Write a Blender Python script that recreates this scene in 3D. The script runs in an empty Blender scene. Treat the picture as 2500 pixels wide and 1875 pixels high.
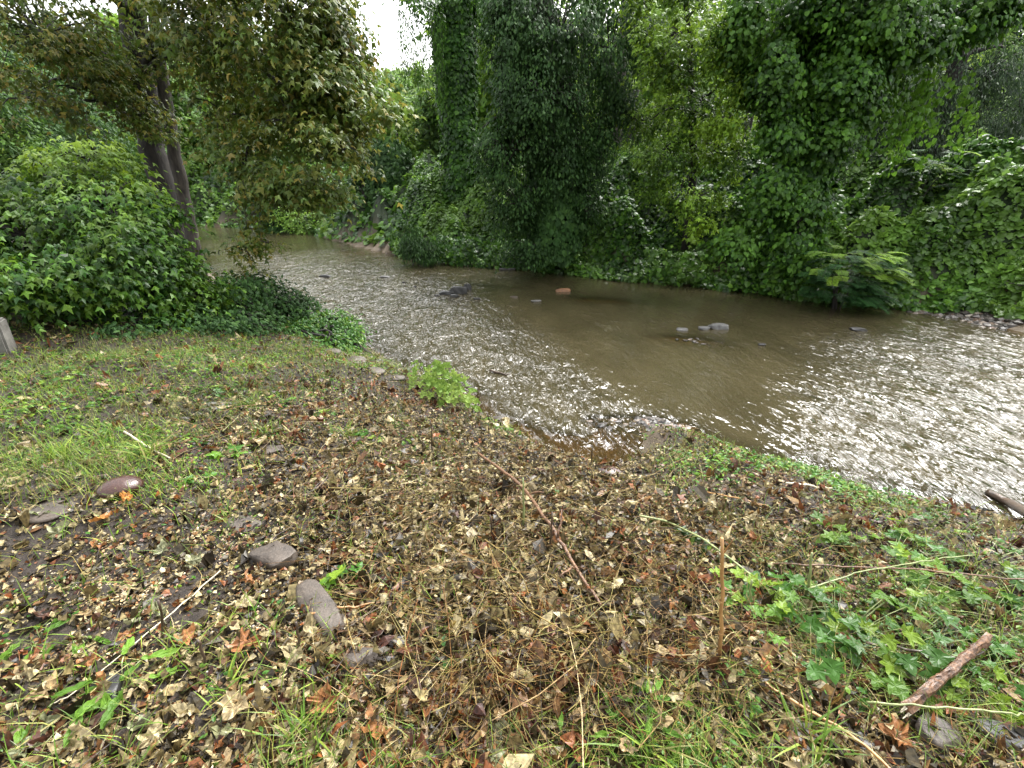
import bpy, math, random
import numpy as np
from mathutils import Vector, Matrix
random.seed(7)
RS = np.random.RandomState(11)
sc = bpy.context.scene
# ------------------------------------------------------------------ camera
H = 3.0
FPX = 461.0
PITCH = math.radians(23.3)
cam = bpy.data.cameras.new('camera')
cam.sensor_width = 36.0
cam.lens = 36.0 * FPX / 1024.0
cam.clip_start = 0.05
cam.clip_end = 1500
camo = bpy.data.objects.new('camera', cam)
camo.location = (0, 0, H)
camo.rotation_euler = (math.radians(90) - PITCH, 0, 0)
sc.collection.objects.link(camo)
sc.camera = camo
# ------------------------------------------------------------------ sky, sun, exposure
SUN_EL, SUN_AZ = math.radians(54), math.radians(34)     # azimuth measured from +Y towards +X
w = bpy.data.worlds.new('World'); sc.world = w; w.use_nodes = True
nt = w.node_tree; nt.nodes.clear()
sky = nt.nodes.new('ShaderNodeTexSky'); sky.sky_type = 'NISHITA'; sky.sun_disc = False
sky.sun_elevation = SUN_EL; sky.sun_rotation = SUN_AZ; sky.dust_density = 6.0; sky.air_density = 1.6; sky.ozone_density = 1.0
hs = nt.nodes.new('ShaderNodeHueSaturation'); hs.inputs['Saturation'].default_value = 0.12; hs.inputs['Value'].default_value = 1.0
bg = nt.nodes.new('ShaderNodeBackground'); bg.inputs['Strength'].default_value = 0.15
wo = nt.nodes.new('ShaderNodeOutputWorld')
nt.links.new(sky.outputs[0], hs.inputs['Color']); nt.links.new(hs.outputs[0], bg.inputs['Color']); nt.links.new(bg.outputs[0], wo.inputs['Surface'])
sun = bpy.data.lights.new('sun', 'SUN'); sun.energy = 0.55; sun.angle = math.radians(24); sun.color = (1.0, 0.97, 0.92)
suno = bpy.data.objects.new('sun', sun)
sd = Vector((math.sin(SUN_AZ) * math.cos(SUN_EL), math.cos(SUN_AZ) * math.cos(SUN_EL), math.sin(SUN_EL)))
suno.rotation_euler = sd.to_track_quat('Z', 'Y').to_euler()
suno.location = (0, 0, 60)
sc.collection.objects.link(suno)
sc.view_settings.view_transform = 'Standard'; sc.view_settings.look = 'None'
sc.view_settings.gamma = 1.0; sc.view_settings.use_curve_mapping = False
sc.view_settings.exposure = 2.12
sc.cycles.max_bounces = 6; sc.cycles.diffuse_bounces = 2; sc.cycles.glossy_bounces = 3
sc.cycles.transmission_bounces = 3; sc.cycles.transparent_max_bounces = 8; sc.cycles.volume_bounces = 0
sc.cycles.use_denoising = True
sc.cycles.sample_clamp_indirect = 6.0

# ------------------------------------------------------------------ picture <-> place
cp, sp = math.cos(PITCH), math.sin(PITCH)
def ray(px, py):
    x = (px - 512.0) / FPX; u = (384.0 - py) / FPX
    return np.array([x, cp + sp * u, -sp + cp * u])
def atZ(px, py, z=0.0):
    r = ray(px, py); t = (z - H) / r[2]; return np.array([0, 0, H]) + r * t
def atY(px, py, Y):
    r = ray(px, py); t = Y / r[1]; return np.array([0, 0, H]) + r * t
def proj(P):
    P = np.asarray(P, float).reshape(-1, 3)
    x = P[:, 0]; y = P[:, 1]; z = P[:, 2] - H
    d = cp * y - sp * z; u = sp * y + cp * z
    d = np.where(np.abs(d) < 1e-3, 1e-3, d)
    return 512 + FPX * x / d, 384 - FPX * u / d, d
# ------------------------------------------------------------------ noise
_T = np.random.RandomState(5).rand(256, 256)
def vnoise(x, y):
    xi = np.floor(x).astype(int); yi = np.floor(y).astype(int)
    fx = x - xi; fy = y - yi; fx = fx * fx * (3 - 2 * fx); fy = fy * fy * (3 - 2 * fy)
    a = _T[xi & 255, yi & 255]; b = _T[(xi + 1) & 255, yi & 255]; c = _T[xi & 255, (yi + 1) & 255]; d = _T[(xi + 1) & 255, (yi + 1) & 255]
    return (a * (1 - fx) + b * fx) * (1 - fy) + (c * (1 - fx) + d * fx) * fy
def fbm(x, y, sc_=1.0, o=4, seed=0):
    x = np.asarray(x, float) * sc_ + seed * 17.3; y = np.asarray(y, float) * sc_ + seed * 9.1
    s = 0; a = 0.5; t = 0
    for k in range(o):
        s = s + a * vnoise(x, y); t += a; x = x * 2.03 + 3.1; y = y * 2.03 + 1.7; a *= 0.5
    return s / t
def sstep(a, b, x):
    t = np.clip((x - a) / (b - a), 0, 1); return t * t * (3 - 2 * t)
# ------------------------------------------------------------------ shores
near_px = [(1300, 640), (1120, 552), (1024, 523), (960, 510), (905, 502), (850, 490), (800, 470), (760, 462), (715, 447), (680, 436), (655, 428), (640, 432),
           (642, 454), (604, 470), (556, 456), (526, 438), (500, 426), (480, 418), (470, 400), (440, 384), (405, 370), (372, 352), (352, 338)]
N_ = [atZ(a, b)[:2] for a, b in near_px]
N_ = [np.array([30., -12.]), np.array([12., -1.0])] + N_[1:] + [np.array(p) for p in [(-4.6, 10.8), (-6.5, 12.6), (-9.5, 15.0), (-13, 19.5), (-20, 27), (-29, 34), (-45, 40), (-90, 48)]]
far_px = [(1024, 333), (980, 322), (925, 312), (860, 305), (780, 296), (700, 286), (640, 281), (600, 277), (540, 270), (480, 266), (430, 262), (395, 252), (360, 246), (330, 239), (312, 233), (270, 229.5), (230, 227), (190, 225.5)]
F_ = [atZ(a, b)[:2] for a, b in far_px]
F_ = [np.array([40., 1.0]), np.array([24., 8.0])] + F_ + [np.array([-40., 50.]), np.array([-90., 60.])]
N_ = np.array(N_); F_ = np.array(F_)
def pdist(x, y, L):
    d = np.full(x.shape, 1e9)
    for a, b in zip(L[:-1], L[1:]):
        ab = b - a; l2 = ab @ ab
        t = np.clip(((x - a[0]) * ab[0] + (y - a[1]) * ab[1]) / l2, 0, 1)
        d = np.minimum(d, np.hypot(x - a[0] - t * ab[0], y - a[1] - t * ab[1]))
    return d
def inpoly(x, y, L):
    c = np.zeros(x.shape, bool); n = len(L); j = n - 1
    for i in range(n):
        xi, yi = L[i]; xj, yj = L[j]
        if yi != yj:
            c ^= ((yi > y) != (yj > y)) & (x < (xj - xi) * (y - yi) / (yj - yi) + xi)
        j = i
    return c
POLY = np.vstack([N_, F_[::-1]])
def ell(x, y, cx, cy, rx, ry, a=0.0):
    c, s = math.cos(a), math.sin(a); u = (x - cx) * c + (y - cy) * s; v = -(x - cx) * s + (y - cy) * c
    return np.exp(-((u / rx) ** 2 + (v / ry) ** 2))
def ellpx(x, y, px, py, rx, ry, z=0.0, a=0.0):
    c = atZ(px, py, z); k = 1.0
    return ell(x, y, c[0], c[1], rx, ry, a)
def terrain(x, y, full=False):
    x = np.asarray(x, float); y = np.asarray(y, float)
    ins = inpoly(x, y, POLY); dn = pdist(x, y, N_); df = pdist(x, y, F_)
    # near bank
    # flattens out by the camera
    e = 0.10 * sstep(0, 0.18, dn) + 1.22 * (1 - np.exp(-np.maximum(dn - 0.1, 0) / 2.6)) / 0.86 * 1.0
    e = np.minimum(e, 1.36 + 0.02 * dn)
    e = e + (fbm(x, y, 0.8, 4, 1) - 0.5) * 0.28 * sstep(0.1, 1.5, dn) + (fbm(x, y, 5.0, 3, 2) - 0.5) * 0.08 * sstep(0.05, 0.4, dn)
    # far bank
    base = 2.6 * (1 - np.exp(-df / 3.6))
    lump = (fbm(x, y, 0.33, 3, 3) - 0.45) * 2.0 + (fbm(x, y, 1.1, 3, 4) - 0.5) * 1.5
    beach = ell(x, y, *atZ(352, 246)[:2], 2.6, 1.0, -0.75) + ell(x, y, *atZ(990, 322)[:2], 2.2, .9, -0.2)
    beach = np.clip(beach * 1.4, 0, 1)
    off = beach * np.where(x > 5, .55, .6)
    g = (1.5 * sstep(.3, .7, fbm(x, y, .9, 2, 5)) * sstep(0.0, 0.5 + 1.6 * fbm(x, y, .7, 2, 7), df - off) + base * sstep(0, 1.5, df - off)) + lump * sstep(0.4, 3.0, df - off) + 0.10 * sstep(0, 0.5, df) + beach * 0.1 * sstep(0, 1.0, df)
    g = g - 0.5 * ell(x, y, *atY(900, 190, 14.5)[:2], 2.5, 2.5) + 0.1 * ell(x, y, *atY(1000, 190, 13.5)[:2], 3.5, 2.5) + 0.6 * ell(x, y, *atY(430, 190, 24)[:2], 3.5, 3)
    r = np.hypot(x, y)
    hill = 27 * sstep(45, 200, y + 0.25 * np.abs(x)) * (0.75 + 0.5 * fbm(x, y, 0.012, 3, 6))
    g = g + hill * (df > 10)
    farn = sstep(16, 60, dn) * 1.5
    e = e + farn
    # river bed
    dd = np.minimum(dn, df)
    bed = -0.32 * sstep(0, 1.1, dd)
    bar = (0.30 * ellpx(x, y, 600, 300, 2.6, 0.9, 0, -0.25) + 0.30 * ellpx(x, y, 690, 340, 1.6, 0.8, 0, -0.35) + 0.28 * ellpx(x, y, 600, 450, 0.7, 0.5) + 0.28 * ellpx(x, y, 620, 422, 0.8, 0.22, 0, -0.2)
           + 0.22 * ellpx(x, y, 1000, 365, 1.4, 0.3) + 0.26 * ellpx(x, y, 480, 285, 2.2, 0.5, 0, -0.3) + 0.3 * ellpx(x, y, 350, 252, 4, 1.2, 0, -.7))
    bed = np.minimum(bed + bar, -0.02) + (fbm(x, y, 6, 3, 8) - 0.5) * 0.05
    bed = np.minimum(bed, -0.012)
    z = np.where(ins, bed, np.where(dn < df, e, g))
    if full: return z, ins, dn, df, beach
    return z
# ------------------------------------------------------------------ mesh helpers
def tag(o, label=None, cat=None, group=None, kind=None):
    if label: o['label'] = label
    if cat: o['category'] = cat
    if group: o['group'] = group
    if kind: o['kind'] = kind
    return o
def mesh(name, V, F, mat, attrs=None, smooth=False):
    V = np.ascontiguousarray(V, dtype=np.float32); F = np.ascontiguousarray(F, dtype=np.int32)
    me = bpy.data.meshes.new(name); n, m = len(V), len(F); k = F.shape[1]
    me.vertices.add(n); me.vertices.foreach_set('co', V.ravel())
    me.loops.add(m * k); me.loops.foreach_set('vertex_index', F.ravel())
    me.polygons.add(m); me.polygons.foreach_set('loop_start', np.arange(0, m * k, k, dtype=np.int32))
    me.polygons.foreach_set('use_smooth', np.full(m, smooth, dtype=bool))
    if attrs:
        for a, v in attrs.items():
            at = me.attributes.new(a, 'FLOAT', 'FACE' if len(v) == m else 'POINT'); at.data.foreach_set('value', np.ascontiguousarray(v, dtype=np.float32))
    me.update(calc_edges=True); me.materials.append(mat)
    return me
def put(name, me, parent=None, loc=None):
    o = bpy.data.objects.new(name, me); sc.collection.objects.link(o)
    if parent is not None: o.parent = parent
    if loc is not None: o.location = loc
    return o
def empty(name, loc, label=None, cat=None, group=None):
    o = bpy.data.objects.new(name, None); o.empty_display_size = 0.2; sc.collection.objects.link(o); o.location = Vector(loc)
    return tag(o, label, cat, group)
class MB:
    def __init__(s): s.V = []; s.F = []; s.A = []; s.B = []; s.n = 0
    def add(s, V, F, rnd=None, tone=None):
        s.V.append(V); s.F.append(F + s.n); s.n += len(V)
        s.A.append(np.full(len(F), random.random() if rnd is None else rnd) if np.ndim(rnd) == 0 else rnd)
        s.B.append(np.full(len(F), 0.5 if tone is None else tone) if np.ndim(tone) == 0 else tone)
    def obj(s, name, mat, parent=None, origin=None, smooth=False):
        V = np.vstack(s.V); F = np.vstack(s.F)
        if origin is not None: V = V - np.array(origin)
        me = mesh(name, V, F, mat, {'rnd': np.concatenate(s.A), 'tone': np.concatenate(s.B)}, smooth)
        return put(name, me, parent, None if (parent is not None or origin is None) else Vector(origin))
    def tube(s, pts, rad, sides=6, cap=True, rnd=None, jit=0.0):
        pts = np.asarray(pts, float); n = len(pts)
        rad = np.broadcast_to(np.asarray(rad, float), (n,)) if np.ndim(rad) else np.full(n, rad)
        t = np.gradient(pts, axis=0); t /= np.linalg.norm(t, axis=1)[:, None] + 1e-9
        ref = np.array([0.0, 0, 1.0]) if abs(t[:, 2]).mean() < 0.8 else np.array([1.0, 0, 0])
        a = np.cross(t, ref); a /= np.linalg.norm(a, axis=1)[:, None] + 1e-9; b = np.cross(t, a)
        an = np.arange(sides) * 2 * math.pi / sides
        R = rad[:, None] * (1 + jit * (RS.rand(n, sides) - 0.5) * 2) if jit else np.repeat(rad[:, None], sides, 1)
        V = pts[:, None] + R[:, :, None] * (np.cos(an)[None, :, None] * a[:, None] + np.sin(an)[None, :, None] * b[:, None])
        V = V.reshape(-1, 3); F = []
        for i in range(n - 1):
            for j in range(sides):
                p = i * sides + j; q = i * sides + (j + 1) % sides
                F += [(p, q, q + sides), (p, q + sides, p + sides)]
        if cap:
            V = np.vstack([V, pts[:1], pts[-1:]]); c0 = n * sides; c1 = c0 + 1
            for j in range(sides):
                F.append((c0, (j + 1) % sides, j)); F.append((c1, (n - 1) * sides + j, (n - 1) * sides + (j + 1) % sides))
        s.add(V, np.array(F), rnd)
def curve(p0, p1, bow=(0, 0, 0), n=8, wob=0.0):
    t = np.linspace(0, 1, n)[:, None]; p0 = np.array(p0, float); p1 = np.array(p1, float)
    P = p0 * (1 - t) + p1 * t + 4 * t * (1 - t) * np.array(bow, float)
    if wob:
        k = RS.randn(n, 3) * wob; k[0] = 0; k[-1] = 0; P = P + k
    return P
# leaf outlines: (x across, y along, z up), base at origin, unit length
def shape_fan(out, zf=0.22, c=(0, 0.35)):
    o = np.array(out, float); n = len(o)
    z = -zf * np.abs(o[:, 0]) * 1.2 - 0.25 * zf * o[:, 1] ** 2
    V = np.column_stack([o, z]); V = np.vstack([[c[0], c[1], 0.06], V])
    F = np.array([(0, 1 + i, 1 + (i + 1) % n) for i in range(n)])
    return V, F
S_DIA = (np.array([(0, 0, 0), (-.28, .45, -.08), (0, 1, -.1), (.28, .45, -.08)], float), np.array([(0, 2, 1), (0, 3, 2)]))
S_NAR = (np.array([(0, 0, 0), (-.13, .4, -.03), (0, 1, -.15), (.13, .4, -.03)], float), np.array([(0, 2, 1), (0, 3, 2)]))
S_HRT = (np.array([(0, 0.05, 0.04), (-.42, .02, -.12), (-.46, .5, -.16), (0, 1, -.22), (.46, .5, -.16), (.42, .02, -.12)], float), np.array([(0, 2, 1), (0, 3, 2), (0, 4, 3), (0, 5, 4)]))
S_OVA = (np.array([(0, 0, 0), (-.24, .2, -.05), (-.28, .55, -.08), (0, 1, -.15), (.28, .55, -.08), (.24, .2, -.05), (0, .5, .03)], float), np.array([(6, 1, 0), (6, 2, 1), (6, 3, 2), (6, 4, 3), (6, 5, 4), (6, 0, 5)]))
S_M3 = (np.array([(0, 0, 0), (-.52, .45, -.14), (-.17, .5, .0), (0, 1, -.16), (.17, .5, .0), (.52, .45, -.14), (0, .3, .05)], float), np.array([(6, 1, 0), (6, 2, 1), (6, 3, 2), (6, 4, 3), (6, 5, 4), (6, 0, 5)]))
MAPLE = [(0, 0), (-.18, .02), (-.52, -.02), (-.36, .22), (-.66, .48), (-.3, .5), (-.2, .78), (0, 1.05), (.2, .78), (.3, .5), (.66, .48), (.36, .22), (.52, -.02), (.18, .02)]
S_MAP = shape_fan(MAPLE)
def nrm(a): return a / (np.linalg.norm(a, axis=-1, keepdims=True) + 1e-9)
def leafgeo(P, T, Nn, S, shape, curl=None):
    sv, sf = shape; n = len(P)
    T = nrm(T); X = nrm(np.cross(T, Nn)); Z = np.cross(X, T)
    cz = np.ones(n) if curl is None else curl
    V = P[:, None] + S[:, None, None] * (sv[None, :, 0, None] * X[:, None] + sv[None, :, 1, None] * T[:, None] + (sv[None, :, 2] * cz[:, None])[:, :, None] * Z[:, None])
    F = (sf[None] + (np.arange(n) * len(sv))[:, None, None]).reshape(-1, 3)
    return V.reshape(-1, 3), F, len(sf)
def addleaves(mb, P, T, Nn, S, shape, rnd=None, tone=None, curl=None):
    n = len(P)
    if n == 0: return
    V, F, k = leafgeo(P, T, Nn, S, shape, curl)
    rnd = RS.rand(n) if rnd is None else rnd
    tone = np.full(n, .5) if tone is None else tone
    mb.add(V, F, np.repeat(rnd, k), np.repeat(tone, k))
# ------------------------------------------------------------------ materials
def mat(name): 
    m = bpy.data.materials.new(name); m.use_nodes = True; nt = m.node_tree; nt.nodes.clear()
    out = nt.nodes.new('ShaderNodeOutputMaterial'); return m, nt, out
def N(nt, t, **kw):
    n = nt.nodes.new(t)
    for k, v in kw.items():
        if k in n.inputs: n.inputs[k].default_value = v
        else: setattr(n, k, v)
    return n
def ramp(nt, fac, stops, interp='LINEAR'):
    r = nt.nodes.new('ShaderNodeValToRGB'); r.color_ramp.interpolation = interp
    e = r.color_ramp.elements
    while len(e) < len(stops): e.new(0.5)
    for i, (p, c) in enumerate(stops): e[i].position = p; e[i].color = (*c, 1)
    nt.links.new(fac, r.inputs[0]); return r.outputs[0]
def leafmat(name, stops, rough=0.42, trans=0.35, spec=0.26, tonecol=None, patch=0.5):
    m, nt, out = mat(name); L = nt.links.new
    at = N(nt, 'ShaderNodeAttribute', attribute_name='rnd'); col = ramp(nt, at.outputs['Fac'], stops)
    if tonecol:
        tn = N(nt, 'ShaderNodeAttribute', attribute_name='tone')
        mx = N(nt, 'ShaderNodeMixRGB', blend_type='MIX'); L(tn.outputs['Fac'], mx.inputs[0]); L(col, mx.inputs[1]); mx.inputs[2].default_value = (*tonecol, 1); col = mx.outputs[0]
    g = N(nt, 'ShaderNodeNewGeometry'); no = N(nt, 'ShaderNodeTexNoise', Scale=0.9, Detail=2.0); L(g.outputs['Position'], no.inputs['Vector'])
    hv = N(nt, 'ShaderNodeHueSaturation'); hv.inputs['Saturation'].default_value = 1.0; L(col, hv.inputs['Color'])
    mr = N(nt, 'ShaderNodeMapRange'); L(no.outputs[0], mr.inputs[0]); mr.inputs[1].default_value = .3; mr.inputs[2].default_value = .7; mr.inputs[3].default_value = (1 - patch * .7) * .95; mr.inputs[4].default_value = (1 + patch * .7) * .95
    L(mr.outputs[0], hv.inputs['Value']); col = hv.outputs[0]
    b = N(nt, 'ShaderNodeBsdfPrincipled', Roughness=rough); b.inputs['Specular IOR Level'].default_value = spec; L(col, b.inputs['Base Color'])
    tr = N(nt, 'ShaderNodeBsdfTranslucent'); hv2 = N(nt, 'ShaderNodeHueSaturation'); hv2.inputs['Hue'].default_value = 0.485; hv2.inputs['Value'].default_value = 1.5; L(col, hv2.inputs['Color']); L(hv2.outputs[0], tr.inputs[0])
    ms = N(nt, 'ShaderNodeMixShader'); ms.inputs[0].default_value = trans; L(b.outputs[0], ms.inputs[1]); L(tr.outputs[0], ms.inputs[2]); L(ms.outputs[0], out.inputs[0])
    return m
def barkmat(name, c0, c1, scale=18, stretch=0.25, rough=0.8, bump=0.6):
    m, nt, out = mat(name); L = nt.links.new
    tc = N(nt, 'ShaderNodeTexCoord'); mp = N(nt, 'ShaderNodeMapping'); mp.inputs['Scale'].default_value = (1, 1, stretch); L(tc.outputs['Object'], mp.inputs[0])
    no = N(nt, 'ShaderNodeTexNoise', Scale=scale, Detail=5.0); L(mp.outputs[0], no.inputs['Vector'])
    no2 = N(nt, 'ShaderNodeTexNoise', Scale=2.0, Detail=3.0); L(tc.outputs['Object'], no2.inputs['Vector'])
    mx = N(nt, 'ShaderNodeMath', operation='MULTIPLY_ADD'); L(no2.outputs[0], mx.inputs[0]); mx.inputs[1].default_value = .5; L(no.outputs[0], mx.inputs[2])
    col = ramp(nt, mx.outputs[0], [(.5, c0), (.95, c1)])
    b = N(nt, 'ShaderNodeBsdfPrincipled', Roughness=rough); L(col, b.inputs['Base Color'])
    bp = N(nt, 'ShaderNodeBump', Strength=bump, Distance=0.03); L(no.outputs[0], bp.inputs['Height']); L(bp.outputs[0], b.inputs['Normal']); L(b.outputs[0], out.inputs[0])
    return m
def rockmat(name, c0, c1, rough=0.4, scale=8):
    m, nt, out = mat(name); L = nt.links.new
    tc = N(nt, 'ShaderNodeTexCoord'); no = N(nt, 'ShaderNodeTexNoise', Scale=scale, Detail=8.0, Roughness=.65); L(tc.outputs['Object'], no.inputs['Vector'])
    vo = N(nt, 'ShaderNodeTexNoise', Scale=scale * 12, Detail=4.0); L(tc.outputs['Object'], vo.inputs['Vector'])
    ad = N(nt, 'ShaderNodeMath', operation='MULTIPLY_ADD'); L(vo.outputs[0], ad.inputs[0]); ad.inputs[1].default_value = .5; L(no.outputs[0], ad.inputs[2])
    col = ramp(nt, ad.outputs[0], [(.5, c0), (.72, tuple(.5 * (a + b) for a, b in zip(c0, c1))), (.95, c1)])
    b = N(nt, 'ShaderNodeBsdfPrincipled', Roughness=rough); L(col, b.inputs['Base Color'])
    bp = N(nt, 'ShaderNodeBump', Strength=.5, Distance=0.01); L(ad.outputs[0], bp.inputs['Height']); L(bp.outputs[0], b.inputs['Normal']); L(b.outputs[0], out.inputs[0])
    return m
def dryleafmat(name, stops, rough=0.38, tint=True):
    m, nt, out = mat(name); L = nt.links.new
    at = N(nt, 'ShaderNodeAttribute', attribute_name='rnd')
    oi = N(nt, 'ShaderNodeObjectInfo')
    ad = N(nt, 'ShaderNodeMath', operation='ADD'); L(at.outputs['Fac'], ad.inputs[0])
    if tint: L(oi.outputs['Random'], ad.inputs[1])
    else: ad.inputs[1].default_value = 0
    fr = N(nt, 'ShaderNodeMath', operation='FRACT'); L(ad.outputs[0], fr.inputs[0])
    col = ramp(nt, fr.outputs[0], stops)
    g = N(nt, 'ShaderNodeNewGeometry'); no = N(nt, 'ShaderNodeTexNoise', Scale=55.0, Detail=4.0); L(g.outputs['Position'], no.inputs['Vector'])
    mr = N(nt, 'ShaderNodeMapRange'); L(no.outputs[0], mr.inputs[0]); mr.inputs[1].default_value = .35; mr.inputs[2].default_value = .65; mr.inputs[3].default_value = .42; mr.inputs[4].default_value = 1.18
    hv = N(nt, 'ShaderNodeHueSaturation'); L(col, hv.inputs['Color']); L(mr.outputs[0], hv.inputs['Value'])
    b = N(nt, 'ShaderNodeBsdfPrincipled', Roughness=rough); b.inputs['Specular IOR Level'].default_value = .35; L(hv.outputs[0], b.inputs['Base Color'])
    bp = N(nt, 'ShaderNodeBump', Strength=.5, Distance=0.006); L(no.outputs[0], bp.inputs['Height']); L(bp.outputs[0], b.inputs['Normal'])
    tr = N(nt, 'ShaderNodeBsdfTranslucent'); L(hv.outputs[0], tr.inputs[0])
    ms = N(nt, 'ShaderNodeMixShader'); ms.inputs[0].default_value = .15; L(b.outputs[0], ms.inputs[1]); L(tr.outputs[0], ms.inputs[2]); L(ms.outputs[0], out.inputs[0])
    return m
M = {}
M['kudzu'] = leafmat('kudzu_leaf', [(0, (.018, .05, .010)), (.5, (.036, .10, .014)), (.85, (.07, .17, .02)), (1, (.14, .27, .035))], .40, .35, tonecol=(.15, .27, .04), spec=.42)
M['dark'] = leafmat('dark_leaf', [(0, (.012, .034, .008)), (.6, (.024, .064, .013)), (1, (.05, .11, .02))], .6, .2, spec=.2, tonecol=(.05, .12, .03))
M['vine'] = leafmat('vine_leaf', [(0, (.016, .05, .009)), (.6, (.034, .10, .012)), (1, (.09, .21, .022))], .42, .35, tonecol=(.11, .24, .018))
M['syc'] = leafmat('sycamore_leaf', [(0, (.030, .052, .007)), (.45, (.070, .105, .013)), (.8, (.13, .14, .02)), (1, (.25, .20, .045))], .45, .30, tonecol=(.09, .17, .03))
M['sycy'] = leafmat('yellowing_leaf', [(0, (.025, .06, .010)), (.6, (.055, .12, .015)), (1, (.11, .22, .025))], .42, .35, tonecol=(.22, .36, .03))
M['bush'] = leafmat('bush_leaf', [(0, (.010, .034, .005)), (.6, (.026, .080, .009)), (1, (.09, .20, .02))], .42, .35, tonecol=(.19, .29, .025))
M['fern'] = leafmat('feathery_leaf', [(0, (.02, .06, .022)), (1, (.05, .14, .035))], .5, .3, tonecol=(.26, .42, .04))
M['conif'] = leafmat('dull_leaf', [(0, (.012, .028, .013)), (1, (.030, .055, .022))], .6, .25, tonecol=(.06, .12, .03))
M['bright'] = leafmat('bright_leaf', [(0, (.06, .14, .02)), (1, (.14, .26, .035))], .45, .4, tonecol=(.22, .32, .04))
M['wood'] = leafmat('woodland_leaf', [(0, (.04, .10, .018)), (1, (.10, .20, .03))], .5, .35, tonecol=(.15, .25, .03), patch=.8)
M['hill'] = leafmat('hill_leaf', [(0, (.05, .11, .035)), (1, (.12, .21, .06))], .6, .3, tonecol=(.15, .24, .03), patch=.8)
M['green'] = leafmat('weed_leaf', [(0, (.03, .09, .010)), (.6, (.055, .15, .014)), (1, (.17, .26, .022))], .35, .3, tonecol=(.05, .13, .03))
M['pale'] = leafmat('pale_wilted_leaf', [(0, (.10, .20, .03)), (1, (.30, .40, .10))], .4, .3, patch=.1)
M['grass'] = leafmat('grass_blade', [(0, (.05, .10, .012)), (.6, (.10, .19, .018)), (1, (.26, .34, .05))], .4, .3, tonecol=(.26, .22, .08))
M['bark'] = barkmat('dark_bark', (.004, .003, .0025), (.024, .019, .014))
M['bark2'] = barkmat('grey_bark', (.010, .008, .006), (.055, .045, .035))
M['stick'] = barkmat('stick_bark', (.03, .016, .010), (.20, .105, .055), 60, .3, .45, .4)
M['cane'] = barkmat('orange_cane', (.12, .055, .018), (.48, .27, .10), 30, .15, .4, .2)
M['palewood'] = barkmat('pale_wood', (.3, .26, .17), (.62, .56, .42), 40, .2, .5, .2)
M['darkwood'] = barkmat('dark_wet_wood', (.02, .014, .01), (.09, .06, .04), 30, .3, .35, .4)
M['greenstem'] = barkmat('green_stem', (.08, .10, .03), (.30, .34, .14), 30, .2, .4, .2)
M['rock_dark'] = rockmat('dark_wet_rock', (.006, .006, .006), (.035, .034, .033), .5)
M['rock_grey'] = rockmat('grey_rock', (.03, .03, .03), (.15, .146, .138), .5)
M['rock_brown'] = rockmat('brown_rock', (.014, .010, .007), (.085, .066, .050), .6)
M['rock_red'] = rockmat('red_brown_cobble', (.025, .010, .008), (.065, .030, .022), .25)
M['rock_orange'] = rockmat('orange_rock', (.07, .028, .010), (.22, .10, .035), .45)
M['concrete'] = rockmat('concrete', (.06, .056, .048), (.19, .18, .16), .9)
M['litter'] = dryleafmat('litter_leaf', [(0, (.014, .010, .006)), (.26, (.045, .034, .014)), (.44, (.13, .095, .036)), (.60, (.30, .24, .11)), (.72, (.46, .38, .20)), (.80, (.20, .105, .036)), (.88, (.045, .016, .011)), (.96, (.26, .09, .026)), (1, (.07, .11, .02))], tint=False)
M['litter_tan'] = dryleafmat('tan_dead_leaf', [(0, (.26, .21, .11)), (.5, (.42, .35, .2)), (1, (.33, .22, .1))])
M['litter_olive'] = dryleafmat('olive_dead_leaf', [(0, (.16, .17, .085)), (.5, (.30, .30, .17)), (1, (.2, .2, .09))])
M['litter_rust'] = dryleafmat('rust_dead_leaf', [(0, (.22, .085, .035)), (.5, (.36, .17, .07)), (1, (.28, .13, .045))])
M['litter_dark'] = dryleafmat('dark_dead_leaf', [(0, (.06, .025, .018)), (.5, (.10, .04, .028)), (1, (.08, .05, .03))])
M['litter_orange'] = dryleafmat('orange_leaf', [(0, (.42, .17, .04)), (1, (.5, .25, .07))])
M['straw'] = dryleafmat('straw', [(0, (.02, .012, .007)), (.3, (.06, .033, .014)), (.5, (.22, .13, .045)), (.68, (.34, .26, .085)), (.82, (.14, .16, .035)), (.92, (.22, .07, .02)), (1, (.55, .46, .24))], .4, False)
M['grit'] = dryleafmat('grit', [(0, (.3, .2, .1)), (.35, (.5, .38, .18)), (.6, (.6, .52, .36)), (.85, (.42, .18, .06)), (1, (.65, .6, .5))], .35, False)
M['pebble'] = dryleafmat('pebble', [(0, (.02, .018, .016)), (.4, (.06, .05, .042)), (.75, (.12, .105, .09)), (.92, (.13, .07, .04)), (1, (.4, .36, .3))], .35, False)
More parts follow.
